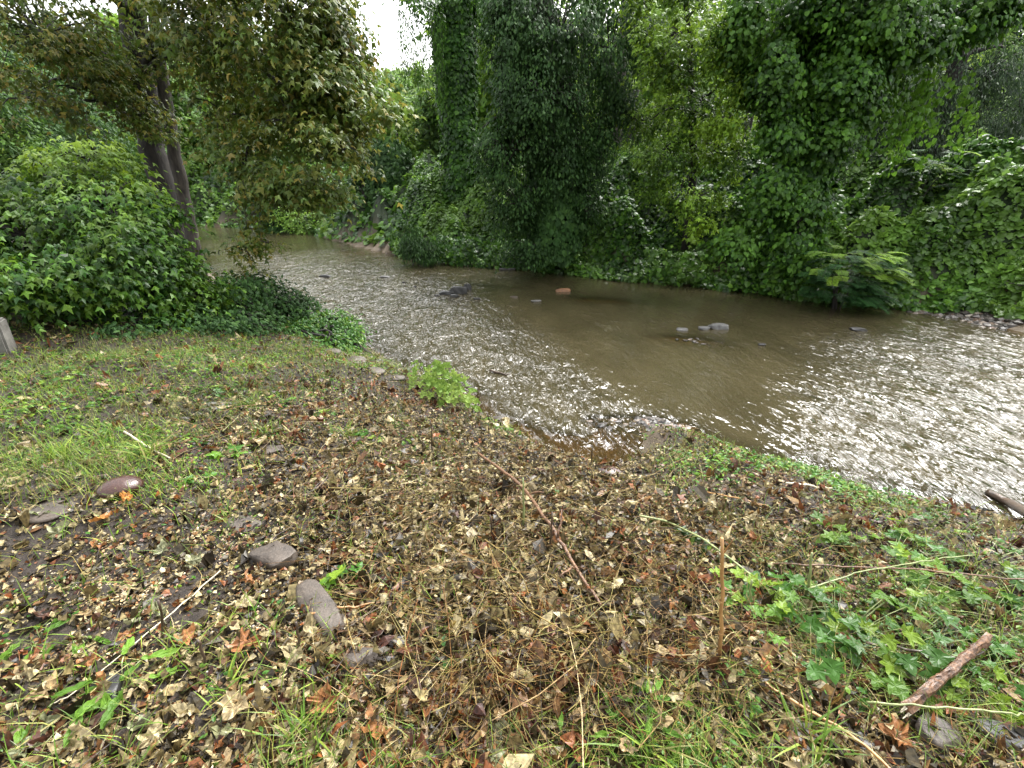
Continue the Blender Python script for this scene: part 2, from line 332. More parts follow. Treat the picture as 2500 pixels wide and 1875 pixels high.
# ground
def ground_material():
    m, nt, out = mat('ground'); L = nt.links.new
    g = N(nt, 'ShaderNodeNewGeometry')
    n1 = N(nt, 'ShaderNodeTexNoise', Scale=1.3, Detail=6.0, Roughness=.65); L(g.outputs['Position'], n1.inputs['Vector'])
    n2 = N(nt, 'ShaderNodeTexNoise', Scale=38.0, Detail=6.0, Roughness=.7); L(g.outputs['Position'], n2.inputs['Vector'])
    soil = ramp(nt, n2.outputs[0], [(.3, (.008, .006, .004)), (.52, (.026, .019, .014)), (.75, (.07, .054, .038))])
    mud = ramp(nt, n2.outputs[0], [(.3, (.05, .037, .022)), (.7, (.13, .098, .062))])
    under = ramp(nt, n2.outputs[0], [(.3, (.006, .012, .004)), (.7, (.02, .04, .01))])
    a = N(nt, 'ShaderNodeAttribute', attribute_name='mud'); b_ = N(nt, 'ShaderNodeAttribute', attribute_name='green')
    m1 = N(nt, 'ShaderNodeMixRGB'); L(a.outputs['Fac'], m1.inputs[0]); L(soil, m1.inputs[1]); L(mud, m1.inputs[2])
    m2 = N(nt, 'ShaderNodeMixRGB'); L(b_.outputs['Fac'], m2.inputs[0]); L(m1.outputs[0], m2.inputs[1]); L(under, m2.inputs[2])
    b = N(nt, 'ShaderNodeBsdfPrincipled', Roughness=.5); L(m2.outputs[0], b.inputs['Base Color'])
    rr = N(nt, 'ShaderNodeMapRange'); L(n1.outputs[0], rr.inputs[0]); rr.inputs[1].default_value = .35; rr.inputs[2].default_value = .65; rr.inputs[3].default_value = .5; rr.inputs[4].default_value = .85; b.inputs['Specular IOR Level'].default_value = .3; L(rr.outputs[0], b.inputs['Roughness'])
    bp = N(nt, 'ShaderNodeBump', Strength=.8, Distance=0.02); L(n2.outputs[0], bp.inputs['Height']); L(bp.outputs[0], b.inputs['Normal']); L(b.outputs[0], out.inputs[0])
    return m
M['ground'] = ground_material()
def water_material():
    m, nt, out = mat('water'); L = nt.links.new
    g = N(nt, 'ShaderNodeNewGeometry')
    ch = N(nt, 'ShaderNodeAttribute', attribute_name='chop'); tb = N(nt, 'ShaderNodeAttribute', attribute_name='turb')
    mp = N(nt, 'ShaderNodeMapping'); mp.inputs['Rotation'].default_value = (0, 0, math.radians(-38)); mp.inputs['Scale'].default_value = (1.0, .36, 1); L(g.outputs['Position'], mp.inputs[0])
    mp.vector_type = 'POINT'
    n1 = N(nt, 'ShaderNodeTexNoise', Scale=8.5, Detail=2.5, Roughness=.5, Distortion=1.4); L(mp.outputs[0], n1.inputs['Vector'])
    n2 = N(nt, 'ShaderNodeTexNoise', Scale=4.0, Detail=2.0, Distortion=.6); L(mp.outputs[0], n2.inputs['Vector'])
    hsum = N(nt, 'ShaderNodeMath', operation='MULTIPLY_ADD'); L(n2.outputs[0], hsum.inputs[0]); hsum.inputs[1].default_value = 1.6; L(n1.outputs[0], hsum.inputs[2])
    st = N(nt, 'ShaderNodeMapRange'); L(ch.outputs['Fac'], st.inputs[0]); st.inputs[3].default_value = .14; st.inputs[4].default_value = 1.0
    bp = N(nt, 'ShaderNodeBump', Distance=0.10); L(st.outputs[0], bp.inputs['Strength']); L(hsum.outputs[0], bp.inputs['Height'])
    n3 = N(nt, 'ShaderNodeTexNoise', Scale=1.2, Detail=4.0); L(mp.outputs[0], n3.inputs['Vector'])
    col = ramp(nt, n3.outputs[0], [(.3, (.036, .030, .015)), (.7, (.057, .047, .024))])
    d = N(nt, 'ShaderNodeBsdfDiffuse'); L(col, d.inputs[0])
    t = N(nt, 'ShaderNodeBsdfTransparent'); t.inputs[0].default_value = (.8, .66, .42, 1)
    fm_ = N(nt, 'ShaderNodeMapRange'); mpf = N(nt, 'ShaderNodeMapping'); mpf.inputs['Rotation'].default_value = (0, 0, math.radians(-52)); mpf.inputs['Scale'].default_value = (1, .3, 1); L(g.outputs['Position'], mpf.inputs[0]); nf_ = N(nt, 'ShaderNodeTexNoise', Scale=19.0, Detail=6.0, Roughness=.68, Distortion=1.6); L(mpf.outputs[0], nf_.inputs['Vector']); L(nf_.outputs[0], fm_.inputs[0]); fm_.inputs[1].default_value = .54; fm_.inputs[2].default_value = .70
    cs = N(nt, 'ShaderNodeMapRange'); L(ch.outputs['Fac'], cs.inputs[0]); cs.inputs[1].default_value = .3; cs.inputs[2].default_value = .95; cs.inputs[4].default_value = .35
    ff = N(nt, 'ShaderNodeMath', operation='MULTIPLY'); L(fm_.outputs[0], ff.inputs[0]); L(cs.outputs[0], ff.inputs[1])
    cm_ = N(nt, 'ShaderNodeMixRGB'); L(ff.outputs[0], cm_.inputs[0]); L(col, cm_.inputs[1]); cm_.inputs[2].default_value = (.55, .55, .54, 1); L(cm_.outputs[0], d.inputs[0])  # whitish flecks painted into the riffle colour: some foam, mostly sky glints
    m1 = N(nt, 'ShaderNodeMixShader'); tmx = N(nt, 'ShaderNodeMath', operation='MAXIMUM'); L(tb.outputs['Fac'], tmx.inputs[0]); L(ff.outputs[0], tmx.inputs[1]); L(tmx.outputs[0], m1.inputs[0]); L(t.outputs[0], m1.inputs[1]); L(d.outputs[0], m1.inputs[2])
    gl = N(nt, 'ShaderNodeBsdfGlossy', Roughness=.075); gl.inputs[0].default_value = (1, 1, 1, 1); L(bp.outputs[0], gl.inputs['Normal'])
    fr = N(nt, 'ShaderNodeFresnel', IOR=1.5); L(bp.outputs[0], fr.inputs['Normal'])
    m2 = N(nt, 'ShaderNodeMixShader'); L(fr.outputs[0], m2.inputs[0]); L(m1.outputs[0], m2.inputs[1]); L(gl.outputs[0], m2.inputs[2]); L(m2.outputs[0], out.inputs[0])
    return m
M['water'] = water_material()
# ------------------------------------------------------------------ ground sheet
def axis(n, near, far, c):
    t = np.linspace(-1, 1, n); k = math.asinh(far / near) ; return c + near * np.sinh(t * k)
gx = axis(330, 3.2, 420, 0.0); gy = axis(330, 3.2, 420, 4.0)
GX, GY = np.meshgrid(gx, gy); Z, ins, dn, df, beach = terrain(GX, GY, True)
nx, ny = len(gx), len(gy)
idx = np.arange(nx * ny).reshape(ny, nx)
Fg = np.stack([idx[:-1, :-1], idx[:-1, 1:], idx[1:, 1:], idx[1:, :-1]], -1).reshape(-1, 4)
V = np.column_stack([GX.ravel(), GY.ravel(), Z.ravel()])
farside = (~ins) & (df < dn)
mudv = np.where(ins, 1.0, np.where(farside, 1 - sstep(.3, 1.0, df) * (1 - beach * .9), .8 - .8 * sstep(.05, .5, dn)))
pxv, pyv, dv = proj(V)
mudpatch = np.exp(-(((pxv.reshape(Z.shape) - 715) / 60) ** 2 + ((pyv.reshape(Z.shape) - 487) / 14) ** 2)) * (dv.reshape(Z.shape) > 0)
mudv = np.maximum(mudv, mudpatch * .8)
greenv = np.where(farside, sstep(.3, .8, df - beach * np.where(GX > 5, .5, .6)), 0.0)
greenv = np.where((~farside) & (~ins), sstep(14, 18, dn), greenv)
tag(put('ground', mesh('ground', V, Fg, M['ground'], {'mud': mudv.ravel(), 'green': greenv.ravel()}, True)), 'dark wet soil of the river banks and the wooded hillside', kind='structure')
# near patch of finer ground is the same sheet; water
wx = np.concatenate([np.arange(-60, -14, .6), np.arange(-14, -5, .12), np.arange(-5, 8, .055), np.arange(8, 15, .1), np.arange(15, 40, .8)])
wy = np.concatenate([np.arange(-12, 3, .4), np.arange(3, 9, .055), np.arange(9, 18, .09), np.arange(18, 30, .2), np.arange(30, 62, .8)])
WX, WY = np.meshgrid(wx, wy)
insw = inpoly(WX, WY, POLY); dnw = pdist(WX, WY, N_); dfw = pdist(WX, WY, F_)
keepv = insw | (np.minimum(dnw, dfw) < .5)
wpx, wpy, wd = proj(np.column_stack([WX.ravel(), WY.ravel(), np.zeros(WX.size)]))
wpx = wpx.reshape(WX.shape); wpy = wpy.reshape(WX.shape)
def g2(cx, cy, rx, ry, a=0.0): return ell(wpx, wpy, cx, cy, rx, ry, a)
chop = np.clip(1.25 * g2(430, 330, 130, 50, .35) + .7 * g2(330, 290, 80, 26) + 1.0 * g2(560, 400, 90, 28, .3) + 1.35 * g2(980, 430, 170, 85, .15) + .8 * g2(860, 450, 60, 60, .7)
               + .5 * g2(900, 350, 90, 14, .05) + .35 * g2(510, 275, 60, 9) + .45 * g2(640, 420, 70, 12) + .25 * g2(265, 258, 70, 8, .2), 0, 1)
chop = np.clip(chop + (fbm(WX, WY, .8, 3, 21) - .5) * .35, 0.03, 1)
Lw = math.radians(-38)
c_, s_ = math.cos(Lw), math.sin(Lw)
ux = WX * c_ - WY * s_; uy = (WX * s_ + WY * c_) * .55
wz = chop * ((fbm(ux, uy, 1.7, 3, 31) - .5) * .09 + (fbm(ux, uy, 5.5, 2, 32) - .5) * .055)
TB = terrain(WX, WY); depth = np.clip(wz - TB, 0, 1)
turb = np.clip(1 - np.exp(-depth * 13), .12, .96)
iw = np.arange(WX.size).reshape(WX.shape)
ok = keepv[:-1, :-1] & keepv[1:, 1:] & keepv[1:, :-1] & keepv[:-1, 1:]
Fw = np.stack([iw[:-1, :-1], iw[:-1, 1:], iw[1:, 1:], iw[1:, :-1]], -1)[ok]
used = np.unique(Fw); remap = -np.ones(WX.size, int); remap[used] = np.arange(len(used))
Vw = np.column_stack([WX.ravel(), WY.ravel(), wz.ravel()])[used]
tag(put('river_water', mesh('river_water', Vw, remap[Fw], M['water'], {'chop': chop.ravel()[used], 'turb': turb.ravel()[used]}, True)), 'shallow muddy brown river with rippled riffles', kind='structure')

# ------------------------------------------------------------------ vegetation generators
def blob_leaves(mb, twig, c, r, nclump, nleaf, shape, size, droop=.5, rc=.45, tone_amp=.5, surf=.5, tonebase=.0, flat=.55, top_tone=0.0, hole=0.0, hs=.9):
    c = np.array(c); r = np.array(r)
    d = nrm(RS.randn(nclump, 3)); rad = RS.rand(nclump, 1) ** surf
    C = c + d * rad * r
    if hole:
        k = fbm(C[:, 0] + C[:, 2] * .7, C[:, 1] + C[:, 2], hs, 2, 55) > hole; C = C[k]; d = d[k]
    if twig is not None:
        for q in C[::4]:
            twig.tube(curve(c + (q - c) * .15, q, (0, 0, .12 * np.linalg.norm(q - c)), 4), [.022, .016, .01, .004], 3, False)
    n = len(C) * nleaf; ci = np.repeat(np.arange(len(C)), nleaf)
    rr = rc * (.5 + RS.rand(len(C)))[ci][:, None]
    off = RS.randn(n, 3) * rr * .5; off[:, 2] *= flat
    off[:, 2] -= droop * .35 * (off[:, 0] ** 2 + off[:, 1] ** 2) / (rr[:, 0])
    P = C[ci] + off
    out = nrm(P - C[ci] + .6 * (C[ci] - c) / np.max(r))
    Nn = nrm(np.array([0, 0, 1.0]) * (1.1) + out * .6 + RS.randn(n, 3) * .42)
    T = nrm(out * np.array([1, 1, .3]) + np.array([0, 0, -droop]) + RS.randn(n, 3) * .4)
    S = size * (.55 + .75 * RS.rand(n))
    tc = np.clip(tonebase + tone_amp * (RS.rand(len(C)) ** 2.5), 0, 1)[ci]
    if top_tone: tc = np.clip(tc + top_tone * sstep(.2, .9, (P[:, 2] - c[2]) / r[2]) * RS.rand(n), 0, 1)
    addleaves(mb, P, T, Nn, S, shape, tone=tc, curl=.5 + 1.5 * RS.rand(n))
def skirt(mb, path, rad, n, shape, size, squash=1.0, lump=.35, tone=0.0, tone_amp=.35, seed=0):
    """vine leaves overlapping like shingles round a stem"""
    path = np.array(path, float); m = len(path); rad = np.array(rad, float)
    seg = np.linalg.norm(np.diff(path, axis=0), axis=1) * (rad[:-1] + rad[1:]); cum = np.concatenate([[0], np.cumsum(seg)])
    u = RS.rand(n) * cum[-1]; k = np.clip(np.searchsorted(cum, u) - 1, 0, m - 2); f = (u - cum[k]) / np.maximum(seg[k], 1e-6)
    A = path[k] * (1 - f[:, None]) + path[k + 1] * f[:, None]; R = rad[k] * (1 - f) + rad[k + 1] * f
    th = RS.rand(n) * 2 * math.pi
    lm = fbm(th * 1.2 + seed, A[:, 2] * 1.3 + seed * 3, 1.0, 3, seed + 40)
    R = R * (1 + lump * (lm - .5) * 2) + RS.randn(n) * .06
    o = np.column_stack([np.cos(th), np.sin(th), np.zeros(n)])
    P = A + o * R[:, None]
    Nn = nrm(o + np.array([0, 0, .55]) + RS.randn(n, 3) * .35)
    T = nrm(np.array([0, 0, -1.0]) + o * .35 + RS.randn(n, 3) * .35)
    addleaves(mb, P, T, Nn, size * (.6 + .7 * RS.rand(n)), shape, tone=np.clip(tone + tone_amp * (fbm(th * 2, A[:, 2] * 2, 1, 2, seed + 9) - .45) * 2, 0, 1), curl=.5 + RS.rand(n))
def streamers(mb, stem, tops, lens, per, shape, size, tone=0.0, sway=.12, width=.07):
    for p, l in zip(tops, lens):
        n = max(3, int(per * l)); q = RS.rand(n) * l; ph = RS.rand() * 6
        ax = np.column_stack([p[0] + sway * np.sin(q * 1.5 + ph) * q / 2, p[1] + sway * np.cos(q * 1.3 + ph) * q / 2, p[2] - q])
        if stem is not None:
            qq = np.linspace(0, l, 6); stem.tube(np.column_stack([p[0] + sway * np.sin(qq * 1.5 + ph) * qq / 2, p[1] + sway * np.cos(qq * 1.3 + ph) * qq / 2, p[2] - qq]), .006, 3, False)
        o = RS.randn(n, 3) * width; P = ax + o
        Nn = nrm(o * np.array([1, 1, 0]) * 8 + np.array([0, -.3, .5]) + RS.randn(n, 3) * .4)
        T = nrm(np.array([0, 0, -1.0]) + RS.randn(n, 3) * .35)
        addleaves(mb, P, T, Nn, size * (.6 + .7 * RS.rand(n)), shape, tone=np.clip(tone + .3 * RS.rand(n), 0, 1))
def px_blob(px, py, Y, rxp, ryp, rd):
    c = atY(px, py, Y); d = proj(c)[2][0]; return c, np.array([rxp * d / FPX, rd, ryp * d / FPX])
def ground_at(x, y): return float(terrain(np.array([x]), np.array([y]))[0])
def tree(name, label, cat, trunk, trad, blobs, leafm, shape, size, barkm='bark', limbs=(), group=None, nclump=60, nleaf=22, crown='crown', stuff=True, extra=None, twigs=True, sides=10, **kw):
    """trunk: list of world points, blobs: list of (centre, radii, share)"""
    org = np.array(trunk[0], float); gz = ground_at(org[0], org[1]); org[2] = min(org[2], gz)
    root = empty(name, org, label, cat, group)
    tb = MB(); t = np.array(trunk, float)
    s = np.linspace(0, 1, len(t)); ss = np.linspace(0, 1, len(t) * 4)
    tp = np.column_stack([np.interp(ss, s, t[:, i]) for i in range(3)]); tr_ = np.interp(ss, s, trad)
    tp[1:-1, :2] += RS.randn(len(tp) - 2, 2) * np.minimum(.02, trad[0] * .08)
    tb.tube(tp, tr_, sides, True, jit=.06); tb.obj('trunk', M[barkm], root, org, True)
    tw = MB() if twigs else None
    for (a, b, r0) in limbs:
        lb = MB(); L_ = np.linalg.norm(np.array(b) - np.array(a)); lb.tube(curve(a, b, (0, 0, .12 * L_), 9, .03), np.linspace(r0, r0 * .3, 9), 6, True); lb.obj('limb', M[barkm], root, org, True)
    mb = MB()
    for bl in blobs:
        c, r, sh = bl[:3]; kk = dict(kw)
        if len(bl) > 3: kk.update(bl[3])
        blob_leaves(mb, tw, c, r, max(2, int(nclump * sh)), nleaf, shape, size, **kk)
    if extra: extra(mb, tw)
    o = mb.obj(crown, M[leafm], root, org)
    if stuff: o['kind'] = 'stuff'
    if tw is not None and tw.n:
        o2 = tw.obj('twigs', M[barkm], root, org); o2['kind'] = 'stuff'
    return root
def B(px, py, Y, rxp, ryp, rd, sh, **k):
    c, r = px_blob(px, py, Y, rxp, ryp, rd); return (c, r, sh, k) if k else (c, r, sh)

# ------------------------------------------------------------------ left bank sycamore
P1 = [atY(176, 235, 15.6), atY(163, 185, 15.6), atY(150, 140, 15.6), atY(142, 80, 15.5), atY(133, 20, 15.3), atY(122, -60, 15.0), atY(115, -150, 14.8)]
P1[0][2] = 0.6
syc_blobs = [B(40, 30, 12, 60, 60, 2.4, 1.4), B(100, 50, 14, 40, 40, 1.6, .5), B(175, 45, 13.5, 20, 40, 1.2, .35), B(215, 35, 11, 60, 50, 2.2, 1.5), B(300, 50, 10.5, 60, 52, 2.0, 1.6), B(328, 20, 10.5, 30, 40, 1.5, 1.0, ),
             B(342, 95, 10, 30, 45, 1.4, 1.1), B(290, 120, 9.8, 50, 40, 1.4, 1.3), B(225, 110, 11.5, 40, 35, 1.4, .8), B(340, 150, 9.6, 26, 28, 1.1, .6), B(320, 185, 9.4, 26, 22, .9, .5), B(285, 175, 9.6, 22, 26, .9, .5),
             B(245, 165, 10, 18, 34, .8, .35), B(20, 95, 12.5, 35, 40, 1.6, .7), B(85, 90, 13, 40, 32, 1.6, .7), B(352, 90, 10.4, 12, 30, 1.0, .2), B(150, -40, 12.5, 170, 34, 2.2, 1.8), B(315, -30, 10.5, 30, 24, 1.2, .5), B(240, -50, 9.6, 90, 30, 1.6, .9),
             B(140, 120, 13.8, 28, 26, 1, .35), B(385, 108, 9.5, 14, 9, .5, .1)]
tk = lambda i: np.array(P1[i])
sy_limbs = [(tk(3), atY(215, 60, 11.5), .14), (tk(3), atY(300, 80, 10.5), .12), (tk(4), atY(350, 30, 10.5), .12), (tk(3), atY(40, 60, 12.5), .13), (tk(2), atY(85, 100, 13), .1), (tk(3), atY(345, 145, 9.8), .09), (tk(4), atY(60, -20, 12), .15), (tk(5), atY(240, -60, 10), .15), (tk(3), atY(25, 100, 12.8), .08)]
tree('sycamore_tree', 'large leaning sycamore with brownish olive leaves spreading over the river from the near bank', 'tree', P1, [.36, .34, .34, .34, .33, .30, .22], syc_blobs, 'syc', S_M3, .145, 'bark', sy_limbs, nclump=125, nleaf=24, droop=.75, rc=.40, tone_amp=.7, surf=.5, hole=.48, hs=1.7, extra=lambda mb, tw: [
    streamers(mb, tw, [atY(x, y, 9.0) for x, y in [(243, 180), (250, 175), (238, 185)]], [1.1, 1.35, 1.0], 40, S_M3, .13, 0, .25, .09),
    blob_leaves(mb, tw, atY(245, 250, 8.6), (.38, .3, .28), 16, 12, S_M3, .12, rc=.2), blob_leaves(mb, tw, atY(268, 243, 8.6), (.3, .2, .06), 6, 10, S_M3, .12, rc=.14), blob_leaves(mb, tw, atY(250, 275, 8.6), (.25, .2, .22), 10, 10, S_M3, .12, rc=.2)])
P2 = [atY(197, 262, 15.0), atY(190, 225, 15), atY(180, 180, 15), atY(170, 130, 15), atY(163, 85, 15), atY(155, 20, 15), atY(150, -60, 15)]
P2[0][2] = 0.3
tree('grey_trunk_tree', 'slimmer grey barked tree rising from the water edge beside the large sycamore', 'tree', P2, [.20, .19, .18, .17, .16, .13, .08], [B(165, -60, 15, 50, 40, 1.8, 1), B(215, 70, 15, 22, 40, 1, .3)], 'syc', S_M3, .17, 'bark2', nclump=60, nleaf=18)
# ------------------------------------------------------------------ woods at the left, behind the sycamore
lab = ['tall green tree standing behind the leafy mound at the river bend', 'slender tree with dark trunk behind the sycamore', 'green tree rising behind the broad leafy bush']
for i, (px, Y, hgt, wd_, m_, l_) in enumerate([(-60, 17, 13, 90, 'dark', 'dark trunked tree on the picture edge behind the leafy bush'), (35, 24, 9, 50, 'dark', 'slender tree with a dark leaning trunk seen past the bush top'), (100, 28, 9.5, 50, 'dark', 'tall green tree close behind the sycamore trunk'), (10, 22, 7, 40, 'wood', 'thin trunked tree among the left bank woods, nearest to the bush'),
                                     (215, 55, 11, 40, 'bright', 'pale green tree upstream where the river turns'), (265, 60, 13, 42, 'hill', 'rounded tree behind the kudzu at the river bend'), (322, 52, 11, 30, 'wood', 'green tree above the muddy bar upstream'), (160, 42, 8, 40, 'wood', 'tree upstream framed between the sycamore trunks')]):
    b = atY(px, 190, Y); gz = ground_at(b[0], b[1]); b[2] = gz; top = b + np.array([RS.randn() * .4, 0, hgt]); d = proj(b)[2][0]; rx = wd_ * d / FPX
    mid = b * .5 + top * .5
    bl = [(b + np.array([RS.randn() * rx * .35, RS.randn() * rx * .3, hgt * f]), np.array([rx * s, rx * s, hgt * .16]), 1) for f, s in [(.35, .7), (.5, .9), (.65, .9), (.8, .75), (.95, .5), (.42, .8)]]
    tree('woodland_tree', l_, 'tree', [b, b * .7 + top * .3, mid, top], [.2, .16, .12, .04], bl, m_, S_DIA, .2 if Y < 30 else .34, 'bark', group='trees in the left bank woods', nclump=55 if Y < 30 else 45, nleaf=20, rc=.7 if Y < 30 else 1.0, twigs=False, sides=6)
# ------------------------------------------------------------------ big leafy bush on the left
def bush(name, label, cat, base, blobs, leafm, shape, size, nclump, nleaf, stems=6, **kw):
    org = np.array(base, float); org[2] = ground_at(org[0], org[1]); root = empty(name, org, label, cat)
    st = MB()
    for i in range(stems):
        c = blobs[i % len(blobs)][0]; b0 = org + np.array([RS.randn() * .25, RS.randn() * .2, 0]); b0[2] = ground_at(b0[0], b0[1]) - .05
        st.tube(curve(b0, c, (0, 0, .2), 6, .04), np.linspace(.035, .01, 6), 5)
    st.obj('stems', M['bark'], root, org, True)
    mb = MB(); tw = MB()
    for bl in blobs:
        c, r, sh = bl[:3]; kk = dict(kw)
        if len(bl) > 3: kk.update(bl[3])
        blob_leaves(mb, tw, c, r, max(2, int(nclump * sh)), nleaf, shape, size, **kk)
    o = mb.obj('foliage', M[leafm], root, org); o['kind'] = 'stuff'
    if tw.n: o = tw.obj('twigs', M['bark'], root, org); o['kind'] = 'stuff'
    return root
bush('leafy_bush', 'broad bright green maple leaved bush under the sycamore crown', 'bush', (-6.5, 6.6, 0),
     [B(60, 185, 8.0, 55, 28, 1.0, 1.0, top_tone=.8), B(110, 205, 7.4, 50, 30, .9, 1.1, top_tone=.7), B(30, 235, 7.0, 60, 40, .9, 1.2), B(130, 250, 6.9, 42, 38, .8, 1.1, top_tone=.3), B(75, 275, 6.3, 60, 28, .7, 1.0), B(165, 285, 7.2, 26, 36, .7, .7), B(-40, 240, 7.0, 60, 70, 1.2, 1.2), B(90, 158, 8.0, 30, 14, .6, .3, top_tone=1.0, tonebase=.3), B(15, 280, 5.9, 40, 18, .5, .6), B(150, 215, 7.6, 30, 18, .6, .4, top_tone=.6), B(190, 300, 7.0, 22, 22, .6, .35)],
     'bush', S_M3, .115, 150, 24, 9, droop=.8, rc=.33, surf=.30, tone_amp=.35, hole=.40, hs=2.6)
bush('river_edge_bush', 'dark green low bush spilling towards the water next to the broad leafy bush', 'bush', (-4.2, 7.9, 0),
     [B(215, 300, 7.8, 35, 24, .7, 1), B(260, 298, 8.4, 36, 20, .7, 1), B(290, 310, 8.6, 26, 15, .6, .7), B(235, 325, 7.2, 40, 16, .6, .8), B(185, 322, 6.8, 40, 14, .6, .7), B(120, 328, 6.2, 50, 10, .5, .6), B(245, 283, 8.5, 14, 12, .4, .2)], 'dark', S_OVA, .085, 85, 22, 8, rc=.26, surf=.4, tone_amp=.5)
bush('shoreline_shrub', 'fresh green shrub at the tip of the bank right above the riffle', 'bush', (-2.9, 7.7, 0),
     [B(320, 325, 8.2, 32, 14, .5, 1), B(345, 335, 8.0, 14, 15, .4, .5), B(290, 335, 7.6, 30, 12, .5, .8), B(330, 345, 7.4, 24, 8, .4, .5)], 'green', S_OVA, .075, 110, 22, 8, rc=.22, surf=.4, tonebase=.3, tone_amp=.5)
# ------------------------------------------------------------------ kudzu on the far bank
def kudzu(name, label, xr, yr, n, size, cond, matn='kudzu', up=.35):
    x = RS.uniform(*xr, n * 5); y = RS.uniform(*yr, n * 5)
    z, ins_, dn_, df_, be = terrain(x, y, True)
    sd = np.where(ins_, -df_, df_)
    okk = (df_ < dn_) & (sd > -.35 + be * np.where(x > 5, .75, .6) + (fbm(x, y, 1.5, 2, 71) - .5) * .5) & cond(x, y, sd)
    x, y, z, sd = x[okk][:n], y[okk][:n], z[okk][:n], sd[okk][:n]; n = len(x)
    e = .12
    zx = (terrain(x + e, y) - z) / e; zy = (terrain(x, y + e) - z) / e
    gn = nrm(np.column_stack([-np.clip(zx, -2, 2), -np.clip(zy, -2, 2), np.ones(n)]))
    th = up * (.25 + fbm(x, y, 1.3, 3, 72) * 1.2); lay = RS.rand(n) ** .5
    hang = sd < 0
    hz = np.where(hang, RS.uniform(.02, .9, n) * (.2 + 1.1 * sstep(.3, .7, fbm(x, y, 1.2, 2, 75))), z + th * lay)
    hz = np.where((~hang) & (sd < .5), np.maximum(hz * RS.rand(n) ** .3, .05), hz)
    P = np.column_stack([x, y, hz])
    Nn = nrm(gn + np.array([0, -.3, .45]) + RS.randn(n, 3) * .55)
    T = nrm(np.column_stack([gn[:, 0], gn[:, 1] - .25, -.5 * np.ones(n)]) + RS.randn(n, 3) * .7)
    tone = np.clip((fbm(x, y, .5, 3, 73) - .42) * 1.8 + (RS.rand(n) - .5) * .4, 0, 1)
    mb = MB(); addleaves(mb, P, T, Nn, size * (.42 + 1.0 * RS.rand(n) ** 1.3), S_HRT, tone=tone, curl=.5 + 1.3 * RS.rand(n))
    o = mb.obj(name, M[matn]); return tag(o, label, 'ground cover', kind='stuff')
kudzu('kudzu', 'dense kudzu covering the steep far bank down to the water', (-6, 22), (7, 27), 165000, .15, lambda x, y, s: (s < 10) & (RS.rand(len(x)) < np.clip(19.0 / np.hypot(x, y), .5, 1) ** 2) & ((s < 6) | (RS.rand(len(x)) < .75)))
kudzu('kudzu', 'kudzu mounds on the bank upstream where the river bends', (-45, 2), (18, 60), 32000, .30, lambda x, y, s: (s < 12) & ((x < -6) | (y > 27)) & (y > 17))
# ------------------------------------------------------------------ trees of the far bank
def base_at(px, Y):
    b = atY(px, 200, Y); b[2] = ground_at(b[0], b[1]); return b
# A: vine wrapped column
b = base_at(462, 23.5)
pa = [b, atY(460, 150, 23.5), atY(457, 100, 23.5), atY(455, 50, 23.5), atY(458, 0, 23.5), atY(455, -70, 23.5)]
tree('vine_column_tree', 'tree trunk wrapped in a thick column of vines beside the gap of sky', 'tree', pa, [.3, .28, .25, .2, .18, .1], [B(432, 12, 23, 16, 16, 1.4, .5), B(412, -4, 23, 12, 10, 1.0, .22), B(475, -10, 23, 36, 26, 2.0, 1.1)], 'vine', S_DIA, .16, nclump=60, nleaf=26, rc=.45, tone_amp=.1,
     extra=lambda mb, tw: (skirt(mb, [b - np.array([0, 0, 1.2])] + pa[1:5], [.85, .7, .75, .8, .7], 12000, S_HRT, .17, lump=.3, seed=3, tone_amp=.15),
                           streamers(mb, tw, [atY(442 - 46 * RS.rand() ** 1.5, RS.uniform(-10, 42), 22 + RS.rand()) for _ in range(38)], RS.uniform(.8, 3.4, 38), 40, S_NAR, .15, 0, .12, .11)))
# B: dark big tree
b = base_at(556, 17.6); b[2] = .5
pb = [b, atY(556, 180, 17.4), atY(552, 110, 17.4), atY(545, 40, 17.4), atY(540, -40, 17.2), atY(536, -120, 17)]
tree('ivy_draped_tree', 'very dark ivy covered tree with drooping branches in the middle of the far bank', 'tree', pb, [.42, .36, .34, .32, .26, .16],
     [B(518, 30, 17, 42, 40, 1.8, 1.2), B(560, 30, 17, 60, 45, 2, 1.6), B(610, 50, 17, 32, 50, 1.4, 1.0), B(514, 90, 16.8, 26, 36, 1.4, .9), B(545, 100, 16.4, 50, 40, 1.3, 1.2), B(500, 135, 16.8, 16, 22, 1.0, .3), B(508, 150, 16.4, 36, 30, 1.1, .9), B(560, 160, 16.6, 34, 44, 1.0, .9), B(520, 205, 16.6, 34, 34, .9, .9), B(530, 245, 16.6, 30, 18, .8, .6), B(596, 140, 17, 20, 40, .9, .5), B(560, -20, 17, 80, 30, 2.0, 1.4), B(640, 30, 17.4, 20, 34, 1, .6), B(618, 95, 17.2, 18, 30, 1, .5), B(500, 5, 17, 18, 22, 1.2, .4), B(590, 215, 16.6, 22, 36, .8, .6)],
     'dark', S_DIA, .125, limbs=[(pb[3], atY(490, 60, 17), .14), (pb[2], atY(480, 130, 16.8), .1), (pb[3], atY(610, 50, 17), .13), (pb[2], atY(500, 180, 16.4), .08)], nclump=150, nleaf=34, rc=.36, droop=1.4, tone_amp=.35, surf=.5, hole=.40,
     extra=lambda mb, tw: (skirt(mb, [pb[0], pb[1], pb[2], pb[3]], [.95, .9, .7, .8], 7000, S_HRT, .19, lump=.35, seed=5, tone=.25),
                           streamers(mb, tw, [atY(RS.uniform(495, 640), RS.uniform(20, 150), 16.2 + RS.rand() * 1.5) for _ in range(120)], RS.uniform(.6, 2.2, 120), 40, S_NAR, .14, 0, .1, .09)))
